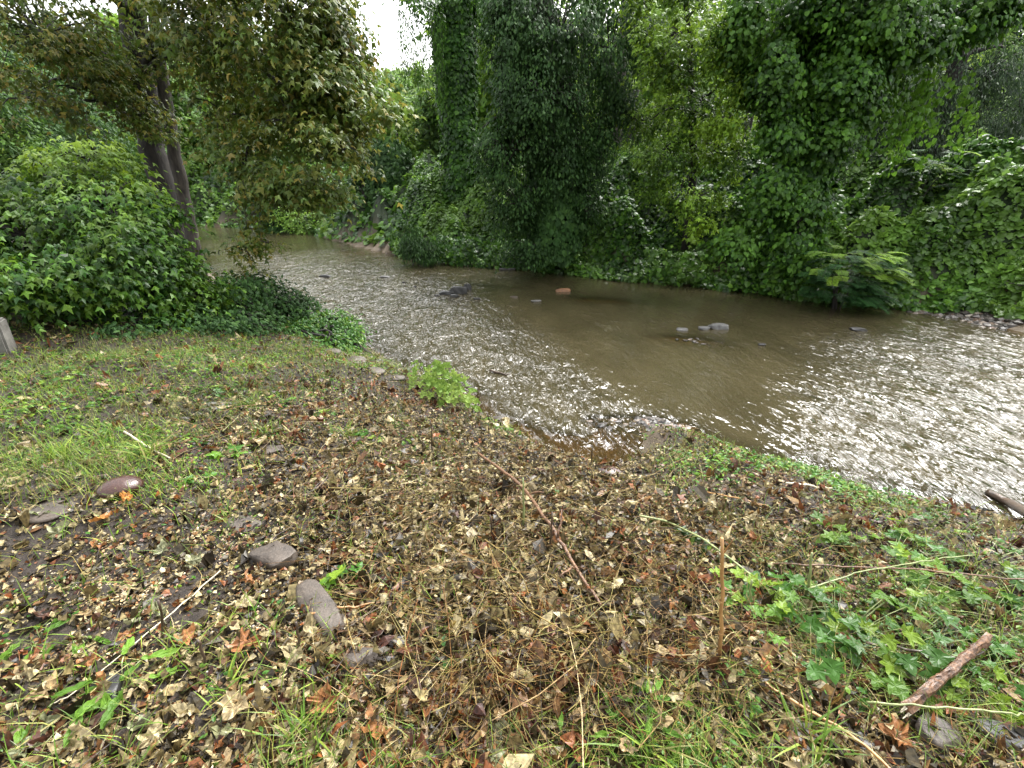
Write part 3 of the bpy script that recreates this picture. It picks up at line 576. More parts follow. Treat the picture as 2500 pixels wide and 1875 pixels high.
# C: yellowing sycamore
b = base_at(692, 16.2); b[2] = max(b[2], 1.0)
pc = [b, atY(694, 170, 16.2), atY(692, 110, 16.2), atY(690, 50, 16.2), atY(685, -10, 16), atY(680, -90, 16)]
tree('yellowing_sycamore', 'young sycamore with yellow green leaves between the dark ivy tree and the vine curtain', 'tree', pc, [.13, .12, .11, .09, .07, .04],
     [B(680, 30, 15.2, 45, 28, 1.2, 1.3, tonebase=.35, tone_amp=.7), B(665, 70, 15.4, 32, 26, 1, .8), B(725, 50, 15, 30, 26, 1, .8, tonebase=.2), B(742, 85, 14.6, 18, 14, .6, .3, tonebase=.5, tone_amp=.5), B(728, 118, 14.4, 24, 16, .6, .45, tonebase=.55, tone_amp=.5), B(690, 110, 15.8, 44, 24, 1.1, .9), B(660, 150, 15.8, 32, 24, 1, .6), B(710, 150, 15.6, 30, 22, 1, .5), B(690, -15, 15.5, 60, 24, 1.6, 1.0), B(645, 10, 15.6, 20, 30, 1, .4, tonebase=.3), B(655, 185, 15.8, 24, 16, .8, .4), B(740, 150, 15.2, 18, 30, .8, .5), B(640, 120, 16.6, 18, 30, .8, .4), B(690, 200, 14.6, 36, 14, .6, .4, tonebase=.25), B(700, 225, 14.3, 14, 16, .4, .14, tonebase=.4)],
     'sycy', S_M3, .15, limbs=[(pc[2], atY(740, 80, 14.8), .05), (pc[3], atY(660, 60, 15.2), .06), (pc[2], atY(650, 120, 15.6), .05), (pc[3], atY(725, 40, 15), .06), (pc[1], atY(675, 205, 14.8), .04)], nclump=80, nleaf=20, rc=.36, droop=.8, surf=.5, hole=.36)
# D: vine curtain tree
b = base_at(800, 14.2); b[2] = .8
pd_ = [b, atY(796, 210, 14.2), atY(815, 140, 14.4), atY(835, 80, 14.6), atY(852, 20, 14.8), atY(870, -60, 15)]
tree('vine_curtain_tree', 'huge leaning tree buried under a curtain of bright vines above the ferny shrub', 'tree', pd_, [.38, .34, .32, .3, .26, .14],
     [B(800, 20, 14.2, 44, 34, 1.5, 1.3), B(860, 30, 14, 44, 32, 1.4, 1.3), B(772, 75, 14, 24, 28, 1.0, .8), B(835, 85, 13.8, 34, 26, 1.0, .9), B(900, 40, 14.2, 40, 28, 1.3, 1.0), B(955, 14, 14.5, 44, 30, 1.4, 1.2), B(850, 105, 14, 24, 20, .8, .5), B(760, 120, 14, 16, 24, .7, .4), B(840, -12, 14.2, 110, 22, 1.8, 1.8), B(782, 130, 13.9, 20, 26, .8, .6), B(770, 185, 13.7, 18, 26, .7, .5), B(825, 135, 13.8, 20, 22, .8, .6), B(800, 225, 13.2, 22, 36, .7, .8), B(1005, -5, 14.5, 40, 22, 1.2, .6), B(745, 20, 14.4, 16, 34, .9, .4), B(812, 265, 12.9, 18, 20, .6, .35), B(738, 240, 13.4, 22, 16, .5, .35)],
     'vine', S_HRT, .112, limbs=[(pd_[3], atY(905, 40, 14.4), .16), (pd_[4], atY(970, 10, 14.8), .12), (pd_[2], atY(770, 60, 14.2), .1)], nclump=175, nleaf=32, rc=.36, droop=1.2, tone_amp=.55, surf=.45, hole=.36,
     extra=lambda mb, tw: (skirt(mb, pd_[:5], [.95, .6, .55, .8, .9], 12000, S_HRT, .13, lump=.45, seed=8, tone_amp=.5),
                           streamers(mb, tw, [atY(RS.uniform(800, 975), RS.uniform(70, 110) - (0 if RS.rand() < .5 else 25), 13.6 + RS.rand()) for _ in range(46)], RS.uniform(.5, 2.0, 46), 34, S_HRT, .13, .3, .08, .10)))
# E: dull feathery tree
b = base_at(925, 20)
pe = [b, atY(930, 150, 20), atY(945, 100, 20), atY(958, 60, 20), atY(965, 30, 20), atY(990, -60, 20)]
tree('feathery_dark_tree', 'dull grey green feathery tree behind the vine curtain with a bare arching branch', 'tree', pe, [.34, .3, .28, .26, .22, .12],
     [B(880, 120, 19.4, 36, 40, 1.6, 1.3), B(860, 160, 19, 26, 24, 1.2, .7), B(1000, 150, 19.5, 26, 30, 1.4, .8), B(920, 95, 19.4, 38, 36, 1.6, 1), B(960, 120, 19.6, 38, 40, 1.6, 1.1), B(985, 75, 19.6, 32, 28, 1.5, .8), B(905, 150, 19.4, 30, 24, 1.3, .7), B(960, 160, 19.6, 30, 20, 1.2, .6), B(940, 20, 20, 60, 40, 2, 1.2), B(1020, 110, 20, 30, 50, 1.6, .8)],
     'conif', S_NAR, .17, limbs=[(pe[3], atY(1005, 48, 20), .12), (pe[2], atY(880, 110, 19.6), .06), (pe[3], atY(985, 110, 19.6), .06)], nclump=100, nleaf=34, rc=.6, droop=1.2, flat=.4)
# young bright saplings at right
for (px, py, Y, r1, r2, l_) in [(975, 150, 16.2, 18, 22, 'bright yellow green sapling standing above the kudzu at the right'), (930, 172, 16, 20, 10, 'low fresh green sapling just in front of the feathery tree trunk')]:
    b = base_at(px, Y)
    tree('sapling', l_, 'tree', [b, atY(px, py + 10, Y), atY(px + 3, py - r2, Y)], [.05, .035, .012], [B(px, py, Y, r1, r2, .7, 1), B(px - 12, py + 15, Y, r1, r2 * .5, .6, .6)], 'bright', S_M3, .16, nclump=30, nleaf=18, rc=.28)
# backing woods on the far bank
wl = ['tree with a bare pale trunk standing between the dark ivy tree and the young sycamore', 'broken topped trunk with a leafy crown next to the pale trunk']
specs = [(613, 26, .24, 14, 'wood', 'tall tree whose pale bare trunk shows beside the dark ivy tree'), (624, 25, .2, 5.2, None, 'snapped off brown tree trunk next to the pale bare trunk'), (632, 29, .09, 12, 'bright', 'thin tree behind the snapped trunk'), (660, 33, .2, 14, 'bright', 'bright green woodland tree behind the young sycamore'),
         (735, 27, .2, 13, 'wood', 'woodland tree behind the young sycamore and the vine curtain'), (785, 30, .2, 14, 'bright', 'pale green woodland tree seen past the leaning vine trunk'), (850, 27, .2, 13, 'wood', 'woodland tree behind the vine curtain'), (880, 32, .2, 13, 'bright', 'bright green woodland tree beyond the feathery tree'),
         (1010, 28, .22, 14, 'conif', 'grey green tree at the edge of the woods right of the feathery tree'), (1060, 24, .22, 14, 'wood', 'woodland tree just beyond the saplings'), (575, 32, .2, 15, 'wood', 'woodland tree hidden mostly by the dark ivy tree'), (530, 34, .2, 15, 'bright', 'light green tree glimpsed left of the dark ivy trunk'), (945, 36, .2, 14, 'hill', 'distant woodland tree behind the feathery tree'), (700, 40, .2, 16, 'hill', 'tall woodland tree far behind the young sycamore'),
         (610, 42, .2, 15, 'bright', 'light green tree far behind the bare trunks'), (820, 42, .2, 16, 'hill', 'tall woodland tree far behind the vine curtain')]
for (px, Y, tr0, hgt, m_, l_) in specs:
    b = base_at(px, Y); top = b + np.array([RS.randn() * .3, 0, hgt])
    lean = np.array([0, 0, 0.])
    if m_ is None:
        root = empty('snapped_tree', b, l_, 'tree'); tb = MB(); tb.tube(curve(b - np.array([0, 0, .3]), b + np.array([.1, 0, 3.2]), (0, 0, 0), 8, .02), np.linspace(.2, .15, 8), 9, True, jit=.12); tb.obj('trunk', M['bark'], root, b, True)
        mb = MB(); skirt(mb, [b, b + np.array([0, 0, .9])], [.5, .35], 500, S_HRT, .15); o = mb.obj('climbing_leaves', M['vine'], root, b); o['kind'] = 'stuff'; continue
    f0 = .22 if px not in (613, 632) else .5
    bl = [(b + np.array([RS.randn() * 1.1, RS.randn() * .8, hgt * f]), np.array([1.9, 1.8, hgt * .1]), 1, {'tonebase': RS.rand() * .3}) for f in np.linspace(f0, 1.0, 8)]
    tree('woodland_tree', l_, 'tree', [b - np.array([0, 0, .2]), b * .7 + top * .3, b * .4 + top * .6, top], [tr0, tr0 * .85, tr0 * .6, .05], bl, m_, S_DIA, .24, 'bark2' if px == 613 else 'bark', group='woodland trees behind the far bank', nclump=34, nleaf=20, rc=.7, twigs=False, sides=7)
# undergrowth wall deep in the wood
for (px, Y, r, hgt, m_, l_) in [(640, 24, 30, 26, 'bright', 'bright understorey shrub behind the bare trunks'), (760, 22, 40, 24, 'wood', 'understorey shrub behind the leaning vine trunk'), (870, 22, 34, 22, 'bright', 'bright understorey shrub right of the leaning vine trunk'), (690, 26, 40, 24, 'wood', 'understorey shrub behind the young sycamore stem'), (1020, 19, 40, 22, 'bush', 'shrub rising at the top of the kudzu beyond the saplings')]:
    bb = base_at(px, Y)
    bush('understorey_shrub', l_, 'bush', bb, [B(px, 160, Y, r, hgt, 1.5, 1), B(px + 15, 178, Y, r, hgt * .6, 1.3, .8), B(px - 15, 178, Y, r, hgt * .6, 1.3, .8)], m_, S_DIA, .22, 60, 18, 4, rc=.6)
# vine mound column beside the river gap
b = base_at(390, 29)
tree('vine_mound_tree', 'rounded vine smothered stump tree below the hazy hillside', 'tree', [b, atY(392, 160, 29), atY(390, 140, 29)], [.25, .2, .1], [B(390, 155, 29, 12, 10, 1.0, .4)], 'dark', S_HRT, .2, nclump=30, nleaf=16, twigs=False,
     extra=lambda mb, tw: skirt(mb, [b, atY(392, 170, 29), atY(390, 150, 29), atY(388, 138, 29)], [1.5, 1.2, 1.0, .4], 5000, S_HRT, .2, seed=12))
b = base_at(366, 31)
tree('vine_mound_tree', 'dark vine hung tree hidden partly by the sycamore leaves', 'tree', [b, atY(362, 150, 31), atY(356, 120, 31)], [.25, .2, .1], [B(362, 160, 31, 18, 26, 1.4, 1.2), B(350, 125, 31, 14, 22, 1.4, .6)], 'dark', S_HRT, .2, nclump=60, nleaf=18, twigs=False)
b = base_at(272, 34)
tree('vine_mound_tree', 'small leaning vine wrapped trunk on the bank upstream', 'tree', [b, atY(270, 195, 34), atY(264, 165, 34), atY(258, 120, 34)], [.3, .25, .2, .1], [B(262, 140, 34, 22, 30, 2, 1)], 'dark', S_HRT, .26, nclump=60, nleaf=18, twigs=False,
     extra=lambda mb, tw: skirt(mb, [b, atY(270, 195, 34), atY(264, 165, 34)], [1.0, .6, .5], 2500, S_HRT, .24, seed=13))
# low bushes on the far water edge
bush('dark_water_bush', 'dark bush overhanging the water in front of the light kudzu', 'bush', atY(415, 262, 19.5), [B(412, 240, 19.3, 14, 16, .7, 1), B(425, 248, 19, 12, 12, .6, .5)], 'dark', S_NAR, .16, 90, 30, 4, rc=.3, droop=1.3)
bush('light_water_bush', 'yellow green bush on the mud at the river bend', 'bush', atY(300, 228, 33), [B(300, 222, 33, 18, 12, 1.2, 1), B(285, 214, 33.5, 14, 12, 1.2, .6)], 'bright', S_DIA, .2, 60, 20, 4, rc=.5)
def mimosa(label, px, py, Y, rp, nfr):
    c = atY(px, py, Y); org = c.copy(); org[2] = max(ground_at(c[0], c[1]), .0); root = empty('mimosa_shrub', org, label, 'bush'); mb = MB(); st = MB(); d = proj(c)[2][0]
    for i in range(nfr):
        a = RS.uniform(0, 2 * math.pi); rr = rp * d / FPX * math.sqrt(RS.rand()); p0 = c + np.array([math.cos(a) * rr * .8, math.sin(a) * rr * .5 - .1, RS.uniform(-.55, .55) * rp * d / FPX])
        dr = nrm(np.array([math.cos(a), math.sin(a) - .6, RS.uniform(-.1, .5)])); L_ = RS.uniform(.3, .55)
        pts = np.array([p0 + dr * L_ * t + np.array([0, 0, -.35 * L_ * t * t]) for t in np.linspace(0, 1, 6)]); st.tube(pts, .006, 3, False)
        side = nrm(np.cross(dr, [0, 0, 1.])); tn = (RS.rand() < .45) * RS.uniform(.4, 1.0) * (p0[2] > c[2])
        for t in np.linspace(.12, 1, 12):
            q = p0 + dr * L_ * t + np.array([0, 0, -.35 * L_ * t * t])
            for s in (-1, 1):
                T = nrm(side * s + dr * .55 + np.array([0, 0, -.2])); nn = 7; k = np.linspace(.1, 1, nn)[:, None] * .16 * (1.15 - .5 * t)
                P = q + T * k
                for s2 in (-1, 1):
                    TT = np.repeat(nrm(np.cross(T, [0, 0, 1.]) * s2 + T * .5)[None], nn, 0)
                    addleaves(mb, P, TT, np.tile([0, 0, 1.], (nn, 1)) + RS.randn(nn, 3) * .2, np.full(nn, .04), S_DIA, tone=np.full(nn, tn))
    for i in range(5): st.tube(curve(org + np.array([RS.randn() * .1, RS.randn() * .1, -.1]), c + RS.randn(3) * .3, (0, 0, .1), 6), np.linspace(.025, .008, 6), 5)
    st.obj('stems', M['bark'], root, org); o = mb.obj('fronds', M['fern'], root, org); o['kind'] = 'stuff'
mimosa('feathery leaved mimosa shrub hanging over the water in the kudzu', 845, 274, 12.1, 44, 150)
mimosa('small ferny mimosa top poking out of the kudzu at right', 925, 170, 14.8, 30, 30)
# ------------------------------------------------------------------ hillside trees
used_h = set()
hm = []
for v in range(5):
    mb = MB(); tw = None
    for f, s in [(.3, .8), (.45, 1), (.6, .95), (.75, .75), (.9, .45)]:
        for q in range(2): blob_leaves(mb, None, np.array([RS.randn() * 1.0, RS.randn() * 1.0, 13 * f]), np.array([3.4 * s, 3.4 * s, 2.0]), 26, 9, S_DIA, .75, rc=1.1, tone_amp=.6)
    Vv = np.vstack(mb.V); Fv = np.vstack(mb.F)
    cm = mesh('crown', Vv, Fv, M[['hill', 'hill', 'bright', 'wood', 'conif'][v]], {'rnd': np.concatenate(mb.A), 'tone': np.concatenate(mb.B)})
    tb = MB(); tb.tube(curve((0, 0, -1), (0.2, 0, 12), (0, 0, 0), 5, .1), np.linspace(.28, .06, 5), 5); tm = mesh('trunk', np.vstack(tb.V), np.vstack(tb.F), M['bark2'])
    hm.append((cm, tm))
cnt = 0
kinds = ['pale green', 'soft green', 'bright yellow green', 'mid green', 'dull blue green']
pts = []
for row, Y in enumerate([48, 58, 70, 84, 100, 120, 145]):
    for px in np.arange(330 - row * 2, 520, 26 if row < 3 else 20):
        pts.append((px + RS.randn() * 4, Y + RS.randn() * 3))
for row, Y in enumerate([50, 66, 90, 125]):
    for px in list(np.arange(-40, 330, 48)) + list(np.arange(540, 1100, 56)):
        pts.append((px + RS.randn() * 10, Y + RS.randn() * 3))
for (px, Y) in pts:
    b = atY(px, 190, Y); b[2] = ground_at(b[0], b[1])
    v = RS.randint(5); s = RS.uniform(.75, 1.2); lim_ = 62 if 335 < px < 470 else -200
    while s > .3 and proj(b + np.array([0, 0, 15 * s]))[1][0] < lim_: s -= .05
    if s <= .45: continue
    if 375 < px < 450: v = [0, 1, 2][RS.randint(3)]
    root = empty('hillside_tree', b, None, 'tree', 'trees on the far hillside')
    w_ = min([(20, 'beyond left bank woods'), (120, 'behind the big sycamore trunk'), (210, 'above the river bend'), (280, 'behind the hanging sycamore branch'), (345, 'by the sycamore crown edge'), (375, 'under the sky gap left part'), (400, 'right under the sky gap'), (425, 'left of the vine column'), (455, 'behind the vine column'), (500, 'between vine column and ivy tree'), (560, 'behind the ivy tree'), (630, 'past the bare trunks'), (700, 'behind the young sycamore'), (770, 'left of the leaning vine trunk'), (850, 'behind the vine curtain'), (930, 'behind the feathery tree'), (1010, 'beyond the saplings'), (1090, 'beyond the picture edge')], key=lambda q: abs(q[0] - px))[1]
    root['label'] = f"{kinds[v]} tree {'at the slope foot' if Y < 53 else 'low on the slope' if Y < 63 else 'partway up' if Y < 77 else 'halfway up' if Y < 92 else 'high up' if Y < 112 else 'near the skyline'} {w_}"
    for ex in ['', 'taller ', 'lower ', 'broader ']:
        if ex + root['label'] not in used_h: root['label'] = ex + root['label']; break
    used_h.add(root['label'])
    root.rotation_euler = (0, 0, RS.uniform(0, 6.28)); root.scale = (s, s, s * RS.uniform(.85, 1.15))
    put('crown', hm[v][0], root)['kind'] = 'stuff'; put('trunk', hm[v][1], root)
# ------------------------------------------------------------------ near bank: rocks
def rock(name, label, px, py, size, m, seed, cat='rock', z=None, flat=.6, rough=.16, elong=1.0, rot=0.0, sink=.35, group=None, planes=9, water=False, smooth=False, box=0):
    rs = np.random.RandomState(seed); import bmesh
    p = atZ(px, py, 0.0) if water else hit(px, py)
    if z is not None: p[2] = z
    bm = bmesh.new(); bmesh.ops.create_icosphere(bm, subdivisions=4, radius=1.0)
    V = np.array([v.co[:] for v in bm.verts]); F = np.array([[v.index for v in f.verts] for f in bm.faces]); bm.free()
    pn = nrm(rs.randn(planes, 3)); pdn = rs.uniform(.55, .85, planes)
    if box: pn = np.vstack([[(1, .1, .1), (-1, .1, 0), (.1, 1, .1), (0, -1, .1), (.1, .1, 1), (-.2, .1, 1)], pn]); pn = nrm(pn); pdn = np.concatenate([[.74, .74, .6, .6, .55, .6], pdn])
    if planes:
        for n_, d_ in zip(pn, pdn):
            s = V @ n_ - d_; V = V - np.where(s > 0, s, 0)[:, None] * n_ * .92
    f = rough * ((fbm(V[:, 0] * 2 + V[:, 2] * 1.3, V[:, 1] * 2 - V[:, 2] * 1.1, 1.6, 4, seed) - .5))[:, None]; V = V * (1 + f)
    V = V * np.array([elong, 1, flat]) * size
    c, s = math.cos(rot), math.sin(rot); V = np.column_stack([V[:, 0] * c - V[:, 1] * s, V[:, 0] * s + V[:, 1] * c, V[:, 2]])
    me = mesh(name, V, F, M[m], None, smooth)
    if smooth is False and planes: me.polygons.foreach_set('use_smooth', np.ones(len(F), bool)); me.update()
    o = put(name, me, None, (p[0], p[1], p[2] + size * flat * (1 - 2 * sink)))
    return tag(o, label, cat, group)
def hit(px, py):
    r = ray(px, py); t = .6 * 150 ** np.linspace(0, 1, 2600); P = np.array([0, 0, H]) + r * t[:, None]
    g = np.maximum(terrain(P[:, 0], P[:, 1]), -.02); k = np.argmax(P[:, 2] < g); return P[k]
rock('cobble', 'round glossy dark red brown cobble at the edge of the gravel patch', 122, 491, .095, 'rock_red', 3, 'stone', elong=1.25, rot=.3, planes=0, flat=.62, smooth=True, sink=.25)
rock('flat_stone', 'flat reddish stone lying among leaves left of the glossy cobble', 48, 513, .10, 'rock_brown', 4, 'stone', elong=1.3, flat=.28, rot=.3)
rock('small_stone', 'small purple brown stone on the edge of the gravel patch', 238, 483, .05, 'rock_red', 5, 'stone', elong=1.2)
rock('flat_stone', 'grey half buried stone above the gravel patch', 240, 523, .10, 'rock_brown', 6, 'stone', elong=1.3, flat=.3, sink=.6)
rock('angular_rock', 'angular brown rock above the long slab', 276, 560, .12, 'rock_brown', 7, elong=1.25, flat=.6, rot=-.4, rough=.3, box=.75)
rock('slab_stone', 'long grey brown slab stone with one end under green leaves', 321, 611, .095, 'rock_brown', 8, 'stone', elong=2.5, flat=.55, rot=math.atan2(*(hit(352, 642) - hit(290, 578))[1::-1]), sink=.3, box=.6, planes=5, rough=.3)
rock('small_stone', 'dark rounded stone just below the long slab', 356, 660, .07, 'rock_brown', 9, 'stone', elong=1.3, smooth=True)
rock('dark_stone', 'dark slate coloured stone beside a green weed in the leaf litter', 105, 692, .075, 'rock_dark', 10, 'stone', elong=1.2, flat=.4)
rock('flat_stone', 'grey flat stone in the mown grass near the bank edge', 214, 407, .13, 'rock_grey', 12, 'stone', elong=1.4, flat=.3)
rock('flat_stone', 'pale flat stone with leaves lying on it', 262, 449, .11, 'rock_brown', 13, 'stone', elong=1.5, flat=.25, rot=.3, sink=.55)
rock('small_stone', 'brown stone in the straw behind the pale flat stone', 300, 452, .07, 'rock_brown', 14, 'stone', elong=1.3)
rock('cobble', 'smooth red brown cobble near the sandy pool', 610, 474, .10, 'rock_red', 15, 'stone', elong=1.3, planes=0, flat=.5, smooth=True)
rock('purple_stone', 'wet purple brown stone by the broken branch', 938, 735, .09, 'rock_brown', 16, 'stone', elong=.8, flat=.6, sink=.5)
rock('slate_stone', 'dark slate chip between the weeds below the broken branch', 1003, 738, .07, 'rock_dark', 17, 'stone', elong=1.5, flat=.3, rot=-.5)
rock('grey_chip', 'light grey flat stone chip among the green vine leaves', 856, 735, .055, 'rock_grey', 18, 'stone', elong=1.2, flat=.25)
rock('grey_chip', 'grey angular chip in the leaves under the brown diagonal cane', 758, 690, .05, 'rock_grey', 19, 'stone', elong=1.2, flat=.25)
for i, (px, py, s_, m_, l_) in enumerate([(352, 361, .15, 'rock_brown', 'flat grey rock on the bank edge under the shoreline shrub'), (372, 372, .13, 'rock_brown', 'brown rock at the water edge beyond the pale shrub'), (395, 378, .11, 'rock_brown', 'grey rock leading down to the riffle'), (330, 352, .12, 'rock_brown', 'brown rock tucked beneath the shoreline shrub'), (500, 420, .12, 'rock_brown', 'mossy rock under the tip of the bank beside the riffle')]):
    rock('bank_rock', l_, px, py, s_, m_, 30 + i, 'rock', elong=1.4, flat=.4, sink=.5, group='rocks along the near bank edge')
# rocks standing in the river
rr_ = MB()
for i, (px, py, s_, m_, l_, e, f) in enumerate([(459, 293, .27, 'rock_dark', 'largest jagged black rock of the pile in mid river', 1.2, .9), (447, 294, .20, 'rock_dark', 'low black rock at the left end of the mid river pile', 1.6, .5), (468, 290, .15, 'rock_dark', 'upright black rock at the back of the mid river pile', 1.0, 1.6), (455, 297, .13, 'rock_dark', 'small black rock at the foot of the mid river pile', 1.2, .7), (437, 296, .09, 'rock_dark', 'outlying black stone left of the mid river pile', 1.2, .6), (477, 299, .09, 'rock_dark', 'outlying black stone right of the mid river pile', 1.4, .5),
                                               (563, 291, .19, 'rock_orange', 'orange brown rock standing alone in mid river', 1.5, .55), (718, 328, .20, 'rock_grey', 'biggest light grey rock of the midstream group', 1.3, .6), (704, 329, .13, 'rock_grey', 'middle grey rock of the midstream group', 1.2, .5), (682, 330, .12, 'rock_grey', 'low flat grey rock left in the midstream group', 1.5, .4), (858, 330, .14, 'rock_dark', 'dark brown rock breaking the current near the far bank', 1.5, .45), (325, 277, .17, 'rock_dark', 'dark stone upstream with broken water round it', 1.6, .55), (385, 277, .12, 'rock_grey', 'flat grey stone upstream', 1.8, .35),
                                               (508, 269, .22, 'rock_grey', 'low grey stone near the far bank with water running over', 2.0, .25), (404, 283, .08, 'rock_dark', 'little black stone in the line upstream of the mid river pile', 1, .7), (415, 287, .07, 'rock_dark', 'tiny black stone nearer to the mid river pile', 1, .7), (762, 345, .07, 'rock_dark', 'small dark stone in the brown shallows', 1.4, .5), (536, 301, .12, 'rock_grey', 'half drowned grey stone downstream of the black pile', 1.6, .25), (514, 297, .09, 'rock_brown', 'half drowned brown stone downstream of the black pile', 1.6, .3)]):
    rock('river_rock', l_, px, py, s_, m_, 50 + i, 'rock', elong=e, flat=f, water=True, sink=.38, rough=.3, group='rocks standing in the river', box=.8)
# gravel bars
def stones(name, label, pts, smin, smax, m, kind='stuff'):
    import bmesh
    bm = bmesh.new(); bmesh.ops.create_icosphere(bm, subdivisions=1, radius=1.0); V0 = np.array([v.co[:] for v in bm.verts]); F0 = np.array([[v.index for v in f.verts] for f in bm.faces]); bm.free()
    n = len(pts); S = smin * (smax / smin) ** RS.rand(n); A = RS.rand(n) * 6.28
    V = V0[None] * (1 + .5 * (RS.rand(n, len(V0), 1) - .5)) * np.column_stack([S * RS.uniform(1, 1.6, n), S, S * RS.uniform(.35, .7, n)])[:, None]
    c, s = np.cos(A)[:, None], np.sin(A)[:, None]; V = np.stack([V[..., 0] * c - V[..., 1] * s, V[..., 0] * s + V[..., 1] * c, V[..., 2]], -1) + pts[:, None]
    mb = MB(); mb.add(V.reshape(-1, 3), (F0[None] + (np.arange(n) * len(V0))[:, None, None]).reshape(-1, 3), np.repeat(RS.rand(n), len(F0)), np.zeros(n * len(F0)))
    return tag(mb.obj(name, M[m]), label, 'stones', kind=kind)
def scat_px(cx, cy, rx, ry, n, z0=None, jz=0.0):
    a = RS.rand(n) * 6.28; r = np.sqrt(RS.rand(n)); X = []
    for q in range(n):
        p = atZ(cx + rx * r[q] * math.cos(a[q]), cy + ry * r[q] * math.sin(a[q]), 0.0); X.append(p)
    X = np.array(X); X[:, 2] = terrain(X[:, 0], X[:, 1]) + jz
    return X
stones('shore_stones', 'dark wet stones of the rocky shore beneath the kudzu', np.vstack([scat_px(965, 320, 95, 9, 1000), scat_px(1000, 318, 60, 9, 500), scat_px(905, 312, 50, 4, 250)]), .03, .12, 'pebble')
stones('gravel_bar', 'small stones and pebbles of the gravel bars along the river', np.vstack([scat_px(650, 424, 50, 7, 700), scat_px(560, 420, 50, 6, 120), scat_px(690, 352, 80, 14, 350, jz=.02), scat_px(540, 272, 50, 5, 260), scat_px(360, 250, 60, 9, 600), scat_px(480, 283, 60, 6, 120, jz=.03), scat_px(395, 383, 60, 12, 300), scat_px(960, 516, 80, 8, 300)]), .012, .055, 'pebble')
# concrete post with ring mark at left
cpos = hit(-6, 355); root = empty('concrete_post', cpos, 'weathered concrete block with a ring mark standing cut off by the picture edge', 'concrete post')
import bmesh
bm = bmesh.new(); bmesh.ops.create_cube(bm, size=1.0)
for v in bm.verts: v.co.x *= .34; v.co.y *= .22; v.co.z *= .42
bmesh.ops.bevel(bm, geom=bm.edges[:], offset=.02, segments=2, affect='EDGES')
me = bpy.data.meshes.new('block'); bm.to_mesh(me); bm.free(); me.materials.append(M['concrete']); o = put('block', me, root); o.location = (-.09, .1, .17); o.rotation_euler = (0.03, .05, .45)
mb = MB(); an = np.linspace(0, 2 * math.pi, 25); mb.tube(np.column_stack([.045 * np.cos(an), np.zeros(25), .045 * np.sin(an)]), .006, 5, False); o2 = mb.obj('ring_mark', M['palewood'], root, (0, 0, 0)); o2.location = (-.015, -.015, .2); o2.rotation_euler = (0, 0, .45)
# ------------------------------------------------------------------ litter
def near_pts(n, xr=(-11, 9), yr=(.2, 12), rmax=14):
    """points on the near bank, density falling off slowly with distance"""
    X = []
    while sum(len(a) for a in X) < n:
        a = RS.uniform(math.radians(-62), math.radians(62), n); r = .55 * (rmax / .55) ** (RS.rand(n) ** .75)
        x = r * np.sin(a); y = r * np.cos(a)
        z, i_, dn_, df_, be = terrain(x, y, True)
        P = np.column_stack([x, y, z, dn_]); X.append(P[(~i_) & (dn_ < df_) & (dn_ < 13)])
    P = np.vstack(X)[:n]; return P[:, :3], P[:, 3]
def Epx(px, py, cx, cy, rx, ry, a=0.0): return ell(px, py, cx, cy, rx, ry, a)
def zones(P):
    px, py, d = proj(P)
    dirt = np.clip(1.25 * Epx(px, py, 150, 560, 190, 95, -.1) + .8 * Epx(px, py, 60, 420, 70, 14) + .9 * Epx(px, py, 700, 485, 60, 16, .1) + .5 * Epx(px, py, 400, 740, 70, 40) + .8 * Epx(px, py, 150, 700, 130, 60), 0, 1)
    grass = np.clip(1.5 * Epx(px, py, 60, 388, 170, 55) + .9 * Epx(px, py, 60, 470, 130, 30) + 1.1 * Epx(px, py, 250, 362, 180, 28) + .6 * Epx(px, py, 500, 400, 50, 26) + .5 * Epx(px, py, 400, 440, 40, 30), 0, 1)
    weed = np.clip(1.2 * Epx(px, py, 690, 455, 60, 22, .2) + 1.0 * Epx(px, py, 800, 478, 60, 16, .2) + .9 * Epx(px, py, 880, 500, 60, 14, .1) + .9 * Epx(px, py, 530, 437, 40, 12) + 1.1 * Epx(px, py, 830, 640, 130, 60, .5) + .6 * Epx(px, py, 960, 570, 90, 50) + .6 * Epx(px, py, 980, 700, 80, 80) + .8 * Epx(px, py, 680, 740, 90, 50) + .4 * Epx(px, py, 430, 650, 40, 25), 0, 1)
    pile = np.clip(1.1 * Epx(px, py, 560, 560, 220, 110, .25) + .8 * Epx(px, py, 420, 500, 110, 60) + .8 * Epx(px, py, 580, 680, 200, 70) + .5 * Epx(px, py, 300, 410, 140, 40), 0, 1)
    return px, py, d, dirt, grass, weed, pile
def tnormal(P, e=.05):
    x, y = P[:, 0], P[:, 1]; z = terrain(x, y)
    return nrm(np.column_stack([-(terrain(x + e, y) - z) / e, -(terrain(x, y + e) - z) / e, np.ones(len(P))]))
def crinkle(shape, rs, amt):
    V, F = shape; V = V.copy(); a = rs.uniform(-1.2, 1.2); b = rs.uniform(-1.2, 1.2)
    V[:, 2] += amt * (a * V[:, 0] ** 2 + b * (V[:, 1] - .5) ** 2 + rs.randn(len(V)) * .28 + .4 * np.sin(V[:, 0] * 5 + rs.rand() * 6) * .5)
    V[:, 0] *= rs.uniform(.42, 1.0); V[:, :2] += rs.randn(len(V), 2) * .05; return V, F
rs_ = np.random.RandomState(3)
S_FRG = (np.array([(-.3, 0, 0), (.25, .05, .1), (.4, .6, -.05), (-.05, 1, .08), (-.45, .55, .05)], float), np.array([(0, 1, 2), (0, 2, 4), (2, 3, 4)]))
